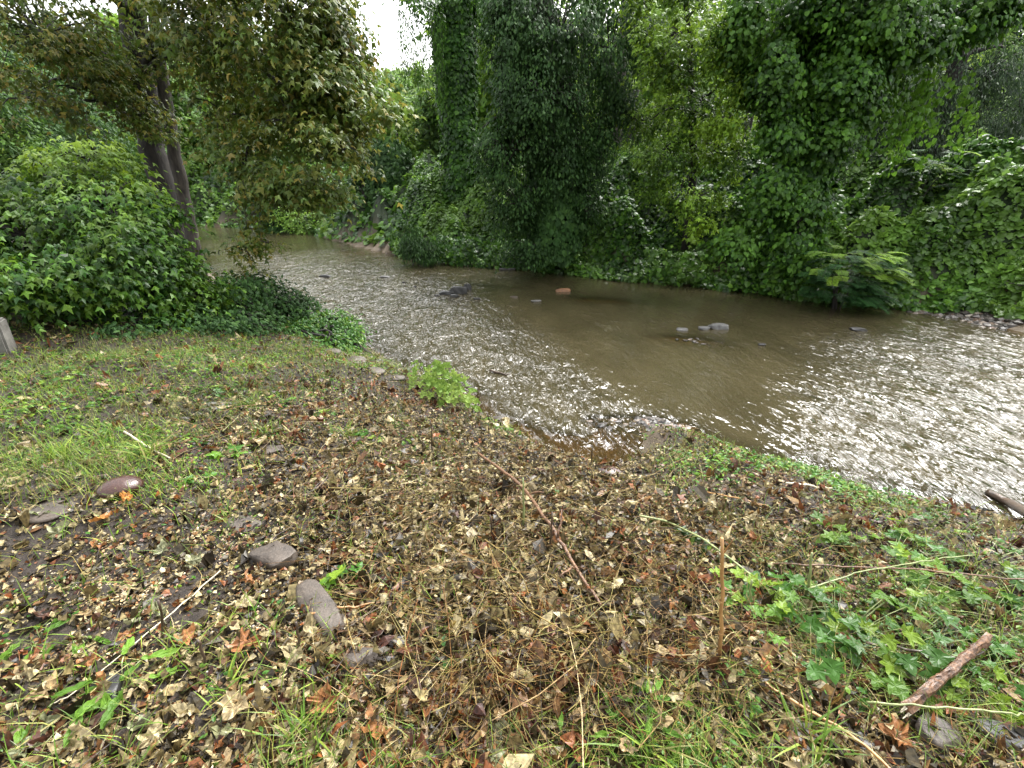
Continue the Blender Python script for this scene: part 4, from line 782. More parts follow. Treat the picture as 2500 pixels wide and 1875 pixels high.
LIT = [crinkle(S_MAP, rs_, .95) for _ in range(6)] + [crinkle(S_OVA, rs_, .8) for _ in range(6)] + [crinkle(S_FRG, rs_, 1.0) for _ in range(6)] + [crinkle(S_M3, rs_, .9) for _ in range(3)]
FRG = [crinkle(S_FRG, rs_, .9) for _ in range(8)]
NL = 36000
P, dnn = near_pts(NL); px, py, d, dirt, grass, weed, pile = zones(P)
keep = RS.rand(NL) < np.clip(.70 + .7 * pile - .5 * dirt - .12 * grass - .25 * weed, .12, 1) * sstep(.08, .5, dnn + .2 * RS.rand(NL))
P = P[keep]; dirt = dirt[keep]; pile = pile[keep]; dd_ = d[keep]; weed = weed[keep]; grass = grass[keep]; n = len(P)
tn = tnormal(P); h = RS.rand(n) * (.012 + .10 * pile) * (1 - .8 * dirt)
P2_ = P + tn * h[:, None]
Nn = nrm(tn + RS.randn(n, 3) * (.20 + .42 * (1 - dirt))[:, None] * .8); T = nrm(np.column_stack([RS.randn(n), RS.randn(n), RS.randn(n) * .25 * (1 - dirt)]))
S = .030 + .070 * RS.rand(n) ** 2.2; rnd = np.clip(RS.rand(n) * (1 - .12 * dirt) , 0, 1)
zn = fbm(P[:, 0], P[:, 1], 1.7, 3, 61); rnd = np.where(RS.rand(n) < .55 * sstep(.53, .66, zn), RS.uniform(.76, .96, n), rnd); rnd = np.where(RS.rand(n) < .5 * sstep(.46, .36, zn), RS.uniform(.35, .72, n), rnd); rnd = np.where(RS.rand(n) < .35 * dirt, rnd * .5, rnd)
mb = MB(); sid = RS.randint(len(LIT), size=n)
for k in range(len(LIT)):
    q = sid == k; addleaves(mb, P2_[q], T[q], Nn[q], S[q], LIT[k], rnd=rnd[q], curl=RS.uniform(-.6, 1.8, q.sum()))
NF = 120000
P, dnn = near_pts(NF, rmax=10); px, py, d, dirt, grass, weed, pile = zones(P); keep = RS.rand(NF) < np.clip(.8 - .3 * grass, 0, 1) * sstep(.0, .3, dnn)
P = P[keep]; pile = pile[keep]; dirt = dirt[keep]; n = len(P); tn = tnormal(P); P2_ = P + tn * (RS.rand(n) * (.008 + .08 * pile))[:, None]
Nn = nrm(tn + RS.randn(n, 3) * .4 * (1 - .6 * dirt)[:, None]); T = RS.randn(n, 3) * np.array([1, 1, .2]); S = .012 + .034 * RS.rand(n) ** 2; rnd = RS.rand(n) * .97; sid = RS.randint(len(FRG), size=n)
for k in range(len(FRG)):
    q = sid == k; addleaves(mb, P2_[q], T[q], Nn[q], S[q], FRG[k], rnd=rnd[q], curl=RS.uniform(-.6, 1.8, q.sum()))
tag(mb.obj('leaf_litter', M['litter']), 'wet dead leaves and shredded leaf bits covering the near bank', 'leaf litter', kind='stuff')
# straw and cut stems
def strands(n, lmin, lmax, r, hmax, seg=3, rmax=10, pilek=1.0, base=.25, lift=0.0):
    P, dnn = near_pts(n, rmax=rmax); px, py, d, dirt, grass, weed, pile = zones(P)
    k = RS.rand(n) < np.clip(base + pilek * pile + .3 * grass + .35 * weed - .4 * dirt, .06, 1) * sstep(.0, .25, dnn); P = P[k]; pile = pile[k]; n = len(P)
    a = RS.rand(n) * 6.28; L_ = lmin * (lmax / lmin) ** RS.rand(n); bend = RS.randn(n) * .5; el = np.abs(RS.randn(n)) * .18
    t = np.linspace(-.5, .5, seg + 1)
    ang = a[:, None] + bend[:, None] * t; cx = P[:, 0, None] + L_[:, None] * t * np.cos(ang); cy = P[:, 1, None] + L_[:, None] * t * np.sin(ang)
    zz = terrain(cx.ravel(), cy.ravel()).reshape(cx.shape) + .006 + (RS.rand(n) * hmax * (.15 + pile))[:, None] + L_[:, None] * el[:, None] * (t + .5) * .5 + lift
    C = np.stack([cx, cy, zz], -1); rr = r * (.6 + .8 * RS.rand(n))
    d0 = nrm(C[:, -1] - C[:, 0]); s = nrm(np.cross(d0, [0, 0, 1.])); u = np.cross(s, d0)
    tp = (1.1 - .5 * (t + .5))[None, :, None, None]
    off = np.stack([s, -.5 * s + .87 * u, -.5 * s - .87 * u], 1)[:, None] * rr[:, None, None, None] * tp
    V = C[:, :, None] + off; V = V.reshape(n, -1, 3); f = []
    for i in range(seg):
        for j in range(3):
            p_, q_ = i * 3 + j, i * 3 + (j + 1) % 3; f += [(p_, q_, q_ + 3), (p_, q_ + 3, p_ + 3)]
    f = np.array(f); F = (f[None] + (np.arange(n) * V.shape[1])[:, None, None]).reshape(-1, 3)
    return V.reshape(-1, 3), F, np.repeat(RS.rand(n), len(f))
mb = MB()
for args in [(11500, .08, .36, .0014, .15), (12000, .04, .2, .0013, .13), (420, .25, .7, .0022, .17)]:
    V, F, r_ = strands(*args); mb.add(V, F, r_, np.zeros(len(F)))
tag(mb.obj('straw', M['straw']), 'tangled straw, cut grass stalks and thin dry stems on the near bank', 'straw', kind='stuff')
# pale seeds and grit in the bare patch
G = []
for cx, cy, rx, ry, n in [(265, 610, 60, 32, 900), (310, 575, 40, 18, 260), (130, 585, 60, 16, 350), (240, 540, 55, 12, 300), (215, 520, 30, 10, 180), (180, 560, 110, 50, 500), (190, 640, 170, 90, 450), (90, 560, 70, 30, 200)]:
    a = RS.rand(n) * 6.28; r = np.sqrt(RS.rand(n))
    for q in range(n):
        p = atZ(cx + rx * r[q] * math.cos(a[q]), cy + ry * r[q] * math.sin(a[q]), 1.3); G.append(p)
G = np.array(G); G[:, 2] = terrain(G[:, 0], G[:, 1]) + .003
stones('grit', 'pale and orange grit sprinkled over the bare dark soil', G, .0022, .0075, 'grit')
# grass
def blades(P, lmin, lmax, wdt, mb, lean=.5, tonef=.3):
    n = len(P); a = RS.rand(n) * 6.28; L_ = RS.uniform(lmin, lmax, n); ln = lean * (.4 + RS.rand(n))
    dr = np.column_stack([np.cos(a), np.sin(a), np.zeros(n)]); sd_ = np.column_stack([-np.sin(a), np.cos(a), np.zeros(n)]); ww = wdt * (.6 + .8 * RS.rand(n))
    tt = [0, .4, .75, 1.0]; V = []
    for t in tt:
        c = P + dr * (L_ * ln * t ** 1.6)[:, None] + np.array([0, 0, 1.]) * (L_ * t * (1 - .35 * ln * t))[:, None]
        wv = ww * (1 - t) ** .6
        V += [c - sd_ * wv[:, None]] + ([c + sd_ * wv[:, None]] if t < 1 else [])
    V = np.stack(V, 1); f = np.array([(0, 1, 3), (0, 3, 2), (2, 3, 5), (2, 5, 4), (4, 5, 6)])
    F = (f[None] + (np.arange(n) * 7)[:, None, None]).reshape(-1, 3)
    mb.add(V.reshape(-1, 3), F, np.repeat(RS.rand(n), 5), np.repeat((RS.rand(n) < tonef) * RS.rand(n), 5))
mb = MB()
P, dnn = near_pts(150000, rmax=13); px, py, d, dirt, grass, weed, pile = zones(P)
cl = fbm(P[:, 0], P[:, 1], 2.2, 3, 81)
k = RS.rand(len(P)) < np.clip((.95 * grass + .3 * weed + .08) * sstep(.32, .55, cl + .25 * grass), 0, 1) * sstep(.02, .2, dnn)
blades(P[k], .04, .16, .0022, mb, .9)
tag(mb.obj('grass', M['grass']), 'short patchy grass on the near bank', 'grass', kind='stuff')
# tiny leaf ground weeds
mb = MB()
P, dnn = near_pts(90000, rmax=13); px, py, d, dirt, grass, weed, pile = zones(P); cl = fbm(P[:, 0], P[:, 1], 1.6, 3, 91)
edge = np.exp(-((dnn - .35) / .35) ** 2)
k = RS.rand(len(P)) < np.clip((.95 * grass + .55 * weed + .05 + .12 * edge) * sstep(.40, .58, cl + .12 * weed + .1 * grass), 0, 1)
P = P[k]; wz_ = weed[k]; n = len(P); hh = RS.rand(n) * (.03 + .12 * wz_ * fbm(P[:, 0], P[:, 1], 3, 2, 95)); P = P + np.column_stack([np.zeros(n), np.zeros(n), hh])
tn = np.clip((fbm(P[:, 0], P[:, 1], 1.1, 2, 97) - .4) * 2, 0, 1)
near_ = proj(P)[2] < 3.6
for sel, s0, s1 in [(near_, .018, .034), (~near_, .03, .055)]:
    m_ = sel.sum(); addleaves(mb, P[sel], RS.randn(m_, 3) * np.array([1, 1, .25]), np.array([0, 0, 1.]) + RS.randn(m_, 3) * .45, RS.uniform(s0, s1, m_), S_OVA, tone=tn[sel] * .6)
tag(mb.obj('ground_weeds', M['green']), 'small leaved green weeds creeping over the near bank', 'weeds', kind='stuff')
# ------------------------------------------------------------------ individual fallen leaves (share meshes)
def fine_leaf(seed, kind='maple'):
    rs = np.random.RandomState(seed)
    o = np.array(MAPLE if kind == 'maple' else [(0, 0), (-.18, .12), (-.3, .35), (-.27, .65), (-.12, .88), (0, 1), (.12, .88), (.27, .65), (.3, .35), (.18, .12)], float)
    o2 = []
    for a, b in zip(o, np.roll(o, -1, 0)): o2 += [a, (a + b) / 2 + rs.randn(2) * .03]
    o2 = np.array(o2); c = np.array([0, .4]); n = len(o2); mid = c + (o2 - c) * .5
    W = np.vstack([[c], mid, o2]); z = rs.uniform(-.5, .9) * W[:, 0] ** 2 + rs.uniform(-.5, .8) * (W[:, 1] - .5) ** 2 + .09 * np.sin(W[:, 0] * 9 + rs.rand() * 6) * np.cos(W[:, 1] * 8 + rs.rand() * 6) + .03 * rs.randn(len(W))
    z[1 + n:] += rs.uniform(0, .22) * (rs.rand(n) < .6); ang = np.arctan2(W[:, 1] - .1, W[:, 0]); z -= .04 * np.cos(ang * 5 + .3)
    V = np.column_stack([W, z]); F = []
    for i in range(n):
        j = (i + 1) % n; F += [(0, 1 + i, 1 + j), (1 + i, 1 + n + i, 1 + n + j), (1 + i, 1 + n + j, 1 + j)]
    ns = len(V); V = np.vstack([V, [(-.012, 0, 0), (.012, 0, 0), (.03, -.45, .05), (.01, -.45, .05)]]); F += [(ns, ns + 1, ns + 2), (ns, ns + 2, ns + 3)]
    return V, np.array(F)
LM = {}
for m_ in ['litter_tan', 'litter_olive', 'litter_rust', 'litter_dark']:
    LM[m_] = [mesh('dead_leaf', *fine_leaf(100 + i * 7 + hash(m_) % 1, 'maple' if i < 4 else 'oval'), M[m_], {'rnd': np.full(len(fine_leaf(100 + i * 7, 'maple' if i < 4 else 'oval')[1]), (i * .173) % 1)}) for i in range(6)]
def place_leaf(name, me, px, py, size, label, tilt=.35, up=.02, group=None, rs=random, cat='leaf'):
    p = hit(px, py); o = put(name, me, None, (p[0], p[1], p[2] + up)); o.scale = (size,) * 3
    o.rotation_euler = (random.gauss(0, tilt), random.gauss(0, tilt), random.uniform(0, 6.28)); return tag(o, label, cat, group)
area = lambda x, y: ('beside the stones' if 240 < x < 370 and y < 690 else 'on the bare gritty soil' if x < 300 else 'among the bright weeds' if y > 690 and x > 600 else 'under the green vine sprawl' if x > 740 else 'in the tangled stems' if y < 600 else 'in the thick leaf litter')
tname = {'litter_tan': 'pale tan', 'litter_olive': 'olive grey', 'litter_rust': 'rust brown', 'litter_dark': 'dark maroon'}
LMK = [(122, 491, 'the glossy cobble'), (48, 513, 'the flat reddish stone'), (240, 523, 'the half buried grey stone'), (276, 560, 'the angular rock'), (323, 610, 'the slab stone'), (356, 660, 'the dark rounded stone'), (105, 692, 'the slate coloured stone'), (436, 668, 'the dark green oval leaved plant'), (347, 588, 'the ivy leaved plant'), (520, 500, 'the top of the reddish branch'), (575, 585, 'the lower end of the reddish branch'), (475, 515, 'the short white stick'), (602, 650, 'the crooked white stick'),
       (720, 610, 'the upright cane'), (660, 530, 'the head of the wilted weed'), (735, 580, 'the tail of the wilted weed'), (640, 728, 'the dense lance leaved weed'), (728, 690, 'the heart leaved plant'), (835, 640, 'the middle of the vine sprawl'), (935, 690, 'the broken branch'), (1000, 738, 'the slate chip'), (800, 720, 'the long brown cane'), (920, 578, 'the level pinkish stem'), (325, 718, 'the rusty red maple leaf'), (560, 745, 'the bright lance weed at the bottom'), (398, 517, 'the big orange leaf in the straw'), (506, 600, 'the half hidden green plant'), (608, 688, 'the drooping dark green plant'), (120, 640, 'the long straw'), (30, 600, 'the left picture edge'), (500, 740, 'the bottom picture edge'), (200, 740, 'the bare soil at the bottom'), (985, 640, 'the yellow green vine leaves'), (430, 560, 'the tangled stems')]
used_l = {}
def leaf_label(x, y, colour, shp, size):
    k = min(LMK, key=lambda q: (q[0] - x) ** 2 + (q[1] - y) ** 2); dx, dy = x - k[0], y - k[1]; dist = math.hypot(dx, dy)
    d_ = ('right beside' if dist < 16 else ('right of' if dx > 0 else 'left of') if abs(dx) > 2.2 * abs(dy) else ('above' if dy < 0 else 'below') if abs(dy) > 2.2 * abs(dx) else ('above and ' if dy < 0 else 'below and ') + ('right of' if dx > 0 else 'left of'))
    for pre in ['', 'small ' if size < .08 else 'large ', 'far ' if 0 else 'single ']:
        l = f"{pre}{colour} {shp} dead leaf {d_} {k[2]}"
        if l not in used_l: break
    used_l[l] = 1; return l
cnt = 0; spots = []
while cnt < 240:
    x = RS.uniform(5, 1020); y = 768 - 285 * RS.rand() ** 1.1
    if x > 700 and y < 500: continue
    if any((x - a) ** 2 + (y - b_) ** 2 < 260 for a, b_ in spots): continue
    p_dirt = math.exp(-((x - 150) / 190) ** 2 - ((y - 560) / 95) ** 2)
    if RS.rand() < .65 * p_dirt: continue
    m_ = RS.choice(['litter_tan', 'litter_olive', 'litter_rust', 'litter_dark'], p=[.42, .30, .20, .08]); i = RS.randint(6)
    pil = math.exp(-((x - 560) / 260) ** 2)
    ls_ = RS.uniform(.06, .105); place_leaf('fallen_leaf', LM[m_][i], x, y, ls_, leaf_label(x, y, tname[m_], 'maple' if i < 4 else 'oval', ls_), .38, .012 + .05 * pil * RS.rand(), 'large dead leaves lying on the near bank')
    spots.append((x, y)); cnt += 1
LO = [mesh('orange_leaf', *fine_leaf(300 + i, k_), M['litter_orange' if i < 2 else 'litter_rust'], {'rnd': np.full(len(fine_leaf(300 + i, k_)[1]), .3 * i)}) for i, k_ in enumerate(['oval', 'oval', 'maple', 'maple'])]
LY = mesh('pale_leaf', *fine_leaf(333), M['litter_tan'], {'rnd': np.full(len(fine_leaf(333)[1]), .5)})
for px, py, s_, i, l_ in [(133, 505, .095, 0, 'orange oval leaf lying flat just below the glossy cobble'), (115, 518, .11, 1, 'orange brown leaf pointing at the cobble on dark soil'), (398, 517, .13, 2, 'big orange brown leaf standing up in the straw'), (430, 700, .12, 3, 'reddish curled leaf near the dark green plant'), (325, 718, .10, 2, 'rusty red maple leaf in the pale litter'), (385, 742, .13, 3, 'bright rust red crumpled leaf on wet soil'), (905, 745, .09, 2, 'orange leaf beside the purple stone'),
                      (540, 625, .12, 2, 'orange maple leaf below the long reddish branch'), (248, 655, .11, 3, 'rust coloured leaf at the edge of the gravel grit'), (555, 655, .13, 2, 'rusty upright leaf in the middle of the litter')]:
    place_leaf('orange_leaf', LO[i], px, py, s_, l_, .15 if i < 2 else .45, .03)
for px, py, s_, l_ in [(372, 478, .17, 'largest pale yellow brown sycamore leaf in the straw heap'), (385, 495, .15, 'pale sycamore leaf folded over just below the largest one'), (450, 590, .13, 'cream coloured leaf below the pale stick'), (620, 590, .14, 'cream leaf curled beside the wilted stalk'), (548, 690, .16, 'broad cream leaf face up in the litter'), (250, 448, .2, 'big pale leaf draped over the flat stone'), (640, 725, .13, 'pale folded leaf next to the bright weeds')]:
    place_leaf('pale_leaf', LY, px, py, s_, l_, .3, .04)
# ------------------------------------------------------------------ sticks
def stick(name, label, cat, pts, r0, r1, m, wob=.004, sides=7, jit=.12, group=None, fork=None):
    W = [np.array(hit(x, y)) + np.array([0, 0, u]) for x, y, u in pts]; org = W[0].copy()
    s = np.linspace(0, 1, len(W)); k = max(10, 5 * len(W)); ss = np.linspace(0, 1, k)
    pp = np.column_stack([np.interp(ss, s, np.array(W)[:, i]) for i in range(3)])
    q = pp.copy(); q[1:-1] = (pp[:-2] + 2 * pp[1:-1] + pp[2:]) / 4 + RS.randn(k - 2, 3) * wob
    mb = MB(); mb.tube(q, np.linspace(r0, r1, k), sides, True, .5, jit)
    if fork:
        for i0, dv in fork: mb.tube(curve(q[int(i0 * (k - 1))], q[int(i0 * (k - 1))] + np.array(dv), (0, 0, .01), 5, .003), np.linspace(r1 * 1.1, r1 * .5, 5), 5, True, .5)
    o = mb.obj(name, M[m], None, org, True); return tag(o, label, cat, group)
def upright(name, label, cat, px, py0, py1, r0, r1, m, lean=(0, 0), group=None, sides=8, px1=None):
    p = hit(px, py0); top = atY(px if px1 is None else px1, py1, p[1] + lean[1]); org = p.copy()
    mb = MB(); mb.tube(curve(p - np.array([0, 0, .04]), top, (.006, 0, 0), 9, .0025), np.linspace(r0, r1, 9), sides, True, .5, .1)
    if name == 'upright_cane':
        for t in (.3, .55, .8): q = p * (1 - t) + top * t; mb.tube([q - np.array([0, 0, .004]), q, q + np.array([0, 0, .004])], [r0 * .9, r0 * 1.25, r0 * .9], 8, False, .5)
        mb.tube(curve(p * .12 + top * .88, top + np.array([.045, 0, .0]), (0, 0, 0), 5), np.linspace(.004, .002, 5), 5, True, .5)
    return tag(mb.obj(name, M[m], None, org, True), label, cat, group)
upright('upright_cane', 'tall upright orange brown cane with a split pale tip', 'cane', 720, 668, 538, .0085, .0065, 'cane', px1=722)
for px, py0, py1, px1, m_, l_ in [(522, 535, 478, 523, 'greenstem', 'thick green cut stem standing behind the forked branch'), (548, 556, 512, 552, 'darkwood', 'dark broken stub where the reddish branch forks'), (492, 548, 515, 490, 'darkwood', 'short dark stub between the pale stick and the green stem'), (648, 524, 504, 650, 'darkwood', 'paired dark stub left of the wilted stalk'), (636, 528, 508, 639, 'greenstem', 'thin green stub beside the dark stub pair'), (745, 615, 580, 752, 'greenstem', 'dark green cut stem between the cane and the vine sprawl'),
                                  (806, 600, 605 - 52, 812, 'greenstem', 'cut green stem with pale round end inside the vine sprawl'), (668, 600, 565, 676, 'darkwood', 'dark leaning stub left of the upright cane'), (432, 455, 420, 430, 'darkwood', 'small dark stub in the straw near the bank edge'), (135, 438, 410, 136, 'greenstem', 'thin stem standing in the short grass'), (312, 392, 372, 313, 'darkwood', 'lone dark twig upright behind the mown stems'), (590, 470, 445, 592, 'darkwood', 'thin dark stub next to the sandy pool'), (298, 655, 622, 296, 'darkwood', 'short black twig standing beside the slab stone'), (160, 640, 600, 158, 'darkwood', 'thin upright twig on the bare soil'), (205, 668, 640, 197, 'darkwood', 'leaning black twig near the long straw')]:
    upright('cut_stub', l_, 'stub', px, py0, py1, .0085 if m_ == 'greenstem' else .006, .005, m_, group='cut stems standing in the litter', px1=px1)
stick('reddish_branch', 'long reddish branch lying diagonally down through the tangle', 'branch', [(478, 462, .10), (520, 500, .15), (550, 545, .15), (575, 585, .12), (600, 618, .08)], .013, .008, 'stick', fork=[(.35, (.1, -.05, .06)), (.6, (.03, .12, .12)), (.75, (-.1, -.1, .04))])
stick('brown_twig', 'thin orange brown forked twig crossing over the slab stone', 'twig', [(312, 622, .05), (345, 617, .07), (385, 608, .04)], .006, .004, 'cane', fork=[(.3, (-.08, -.1, -.02))])
stick('pale_stick', 'short white peeled stick in the tangled stems', 'stick', [(470, 500, .05), (476, 512, .05), (480, 530, .04)], .006, .005, 'palewood')
stick('pale_stick', 'crooked white peeled stick lying in the leaf litter', 'stick', [(592, 617, .03), (598, 645, .04), (606, 665, .04), (613, 678, .03)], .006, .004, 'palewood')
stick('long_straw', 'long straight straw lying across the gritty soil', 'straw', [(222, 575, .03), (160, 630, .03), (75, 700, .03), (52, 712, .03)], .0032, .002, 'palewood', wob=.002)
stick('long_straw', 'pale cane stalk lying above the lobed leaf plant', 'straw', [(126, 436, .04), (150, 452, .04), (172, 462, .03)], .009, .005, 'palewood', wob=.002)
stick('brown_cane', 'long thin brown cane lying from the upright cane towards the lower right corner', 'cane', [(735, 672, .05), (790, 712, .06), (850, 745, .05), (905, 790, .04)], .0065, .005, 'cane', wob=.003)
stick('trailing_stem', 'long pinkish stem lying level on the right over the green vines', 'stem', [(770, 573, .07), (840, 578, .09), (930, 585, .1), (1030, 592, .09)], .005, .004, 'stick', wob=.003)
stick('trailing_stem', 'thin green stem arching through the vine sprawl to the right', 'stem', [(800, 604, .10), (860, 588, .13), (920, 576, .12), (968, 568, .1)], .004, .003, 'greenstem', wob=.003)
stick('trailing_stem', 'pale green stem running along the bottom over the purple stone', 'stem', [(862, 712, .06), (930, 724, .1), (1000, 730, .1), (1030, 732, .08)], .004, .003, 'greenstem', wob=.003)
stick('dark_twig', 'dark crooked twig crossing below the vine sprawl', 'twig', [(860, 655, .08), (920, 668, .09), (960, 672, .08), (1000, 655, .08)], .006, .004, 'darkwood')
stick('orange_twig', 'fallen orange stalk on the slope above the wilted stalk', 'twig', [(700, 494, .03), (740, 503, .04), (768, 510, .03)], .006, .004, 'cane')
stick('pale_stick', 'cream stick at the top of the slope near the shore weeds', 'stick', [(785, 486, .03), (815, 490, .03), (843, 492, .03)], .010, .008, 'palewood')
stick('reddish_twig', 'thin red twig lying in the litter below the orange leaf', 'twig', [(553, 650, .05), (560, 680, .05), (572, 715, .04)], .004, .003, 'stick', fork=[(.4, (.05, -.03, .02))])
stick('grey_branch', 'thin grey branch behind the upright cane', 'branch', [(668, 505, .05), (690, 545, .06), (722, 575, .05)], .007, .005, 'stick')
stick('river_driftwood', 'dark driftwood stick lying in the riffle', 'driftwood', [(490, 372, .03), (505, 376, .03), (512, 375, .02)], .02, .01, 'darkwood')
stick('log_plank', 'dark wet plank half out of the bright water at the near shore', 'plank', [(985, 497, .06), (1005, 511, .10), (1040, 534, .10)], .035, .05, 'darkwood', wob=.001, sides=4, jit=.05)
stick('drift_log', 'flat dark log lying at the far waterline of the bend', 'log', [(272, 229, .1), (290, 230.5, .12)], .22, .18, 'darkwood', wob=.01)
# broken branch with torn pale end
W = [np.array(hit(898, 722)) + [0, 0, .08], np.array(hit(940, 690)) + [0, 0, .12], np.array(hit(978, 655)) + [0, 0, .12]]
root = empty('broken_branch', W[0], 'thick broken branch with peeling pinkish bark and a torn pale end', 'branch'); mb = MB(); pp = np.array([W[0] * (1 - t) + W[1] * t for t in np.linspace(0, 1, 7)][:-1] + [W[1] * (1 - t) + W[2] * t for t in np.linspace(0, 1, 7)])
mb.tube(pp, np.linspace(.019, .013, len(pp)), 10, True, .5, .3); 
for i in range(26):
    q = pp[RS.randint(len(pp) - 1)]; a = nrm(np.cross(RS.randn(3), pp[1] - pp[0])); addleaves(mb, (q + a * .014)[None], (nrm(pp[0] - pp[1]) * RS.choice([-1, 1]) + a * RS.uniform(.1, .7))[None], a[None], np.array([RS.uniform(.02, .05)]), S_DIA)
mb.obj('bark', M['stick'], root, W[0])
mb = MB(); d_ = nrm(pp[0] - pp[1])
for i in range(9): o_ = RS.randn(3) * .008; mb.tube([pp[0] + o_ - d_ * .03, pp[0] + o_ + d_ * RS.uniform(.005, .035)], [.006, .0015], 5, True, .5)
for i in range(10):
    pass
mb.obj('torn_wood', M['palewood'], root, W[0])['kind'] = 'stuff'
# wilted weed with drooping leaves
W = [np.array(hit(x, y)) + [0, 0, u] for x, y, u in [(636, 527, .10), (665, 533, .10), (700, 554, .12), (735, 580, .11), (768, 604, .08)]]
root = empty('wilted_weed', W[0], 'felled pale stalk with rows of dark curled drooping leaves', 'plant'); mb = MB(); ss = np.linspace(0, 1, 24); pp = np.column_stack([np.interp(ss, np.linspace(0, 1, 5), np.array(W)[:, i]) for i in range(3)])
mb.tube(pp, np.linspace(.0085, .004, 24), 8, True, .5, .05); mb.obj('stem', M['greenstem'], root, W[0], True)
lv = mesh('leaf', *crinkle(S_OVA, rs_, .5), M['kudzu'], {'rnd': np.full(6, .2), 'tone': np.full(6, 0.)})
lv2 = mesh('leaf', *crinkle(S_OVA, rs_, .8), M['pale'], {'rnd': np.full(6, .2), 'tone': np.full(6, 0.)})
for i in range(34):
    q = pp[RS.randint(3, 23)] - W[0]; o = put('leaf', lv if i % 3 else lv2, root, q); T = Vector((RS.randn() * .8, RS.randn() * .7, -.7)).normalized(); o.rotation_euler = T.to_track_quat('Y', 'Z').to_euler(); o.scale = (.07, RS.uniform(.04, .11), .12)
# ------------------------------------------------------------------ green plants
def leafmesh(shape, m, rnd, tone=0.0): return mesh('leaf', shape[0], shape[1], M[m], {'rnd': np.full(len(shape[1]), rnd), 'tone': np.full(len(shape[1]), tone)})
fm = lambda s, k='maple': fine_leaf(s, k)
flat = lambda sh, k=.45: (sh[0] * np.array([1, 1, k]), sh[1])
GL = {'maple': [leafmesh(flat(fm(400 + i)), 'green', .2 + .25 * i) for i in range(4)], 'oval': [leafmesh(flat(fm(420 + i, 'oval')), 'green', .3 + .3 * i, .2) for i in range(3)], 'lance': [leafmesh((flat(fm(440 + i, 'oval'))[0] * np.array([.45, 1, 1]), fm(440 + i, 'oval')[1]), 'bright', .3 + .3 * i) for i in range(3)],
      'dark': [leafmesh(flat(fm(460 + i, 'oval'), .35), 'green', .1, 1.0) for i in range(2)], 'pale': [leafmesh(flat(fm(480 + i), 1.0), 'pale', .3 + .4 * i) for i in range(2)], 'yellow': [leafmesh(flat(fm(490 + i)), 'sycy', .6, .3 * i) for i in range(2)]}
def plant(name, label, px, py, n, spread, h, size, kind, droop=.3, stalks=True):
    p = hit(px, py); root = empty(name, p, label, 'plant'); st = MB(); L_ = []
    for i in range(n):
        a = RS.rand() * 6.28; r = spread * math.sqrt(RS.rand()); q = np.array([r * math.cos(a), r * math.sin(a), 0]); g_ = ground_at(p[0] + q[0], p[1] + q[1]) - p[2]; q[2] = g_ + h * (.3 + .7 * RS.rand()) * (1 - .4 * r / max(spread, .01))
        if stalks: st.tube(curve((q[0] * .3, q[1] * .3, g_ * .3 - .01), q, (0, 0, .02), 4), .0016, 3, False, .5)
        me = GL[kind][RS.randint(len(GL[kind]))]; o = put('leaf', me, root, q); a2 = a + RS.randn() * .6
        T = Vector((math.cos(a2), math.sin(a2), -droop + RS.randn() * .25)).normalized(); o.rotation_euler = T.to_track_quat('Y', 'Z').to_euler(); s_ = size * RS.uniform(.65, 1.2); o.scale = (s_, s_, s_)
    if stalks: st.obj('stem', M['greenstem'], root, (0, 0, 0))
    return root
plant('lobed_plant', 'low plant with large lobed green leaves in the straw above the gravel', 226, 455, 7, .08, .06, .10, 'maple')
plant('lobed_plant', 'pair of dark lobed leaves left of the straw heap', 190, 480, 4, .09, .05, .09, 'maple')
plant('lobed_plant', 'shiny ivy leaved plant growing over the slab stone', 347, 588, 10, .10, .10, .075, 'maple')
plant('ovate_plant', 'dark green glossy plant with oval leaves in the leaf litter', 436, 668, 13, .13, .09, .10, 'dark')
plant('ovate_plant', 'small dark green plant left of the slab stone leaf cluster', 268, 612, 4, .05, .04, .05, 'dark')
plant('ovate_plant', 'dark green drooping plant below the crooked white stick', 608, 688, 9, .09, .09, .08, 'dark')
plant('ovate_plant', 'green plant half hidden in litter near the green cut stem', 506, 600, 6, .08, .06, .06, 'dark')
plant('clover_plant', 'tiny bright seedlings at the edge of the grit', 316, 665, 7, .06, .04, .035, 'oval')
plant('clover_plant', 'round leaved bright seedlings near the picture bottom below the red leaf', 328, 740, 6, .06, .05, .05, 'oval')
plant('clover_plant', 'bright heart leaved plant at the foot of the upright cane', 728, 690, 22, .13, .12, .055, 'oval')
plant('lance_plant', 'dense bright lance leaved weed at the lower middle', 640, 728, 46, .17, .13, .075, 'lance')
plant('lance_plant', 'lance leaved weed beside the brown cane', 700, 720, 22, .12, .12, .07, 'lance')
plant('lance_plant', 'bright lance leaved weed by the picture bottom left of the dense one', 560, 745, 8, .08, .08, .08, 'lance')
plant('lance_plant', 'long leaved green weed on the bare soil', 120, 690, 12, .12, .12, .12, 'lance')
plant('lance_plant', 'small long leaved weed at the left picture edge', 40, 640, 9, .10, .08, .11, 'lance')
plant('lance_plant', 'grassy green weed on the soil near the bottom corner', 20, 720, 8, .08, .07, .09, 'lance')
plant('lance_plant', 'thin leaved weed between the gravel and the bottom edge', 80, 640, 6, .08, .06, .09, 'lance')
plant('clover_plant', 'bright green weed above the brown flat stone', 195, 440 + 45, 5, .07, .05, .06, 'oval')
plant('pale_shrub', 'small wilting pale green shrub leaning over the bank edge by the riffle', 446, 402, 80, .42, .60, .13, 'pale', .9)
plant('vine_sprawl', 'sprawling maple leaved vine left of the cut pale ended stem', 775, 610, 30, .28, .17, .085, 'maple')
plant('vine_sprawl', 'middle mass of maple leaved vine around the cut stem', 835, 640, 60, .38, .20, .085, 'maple')
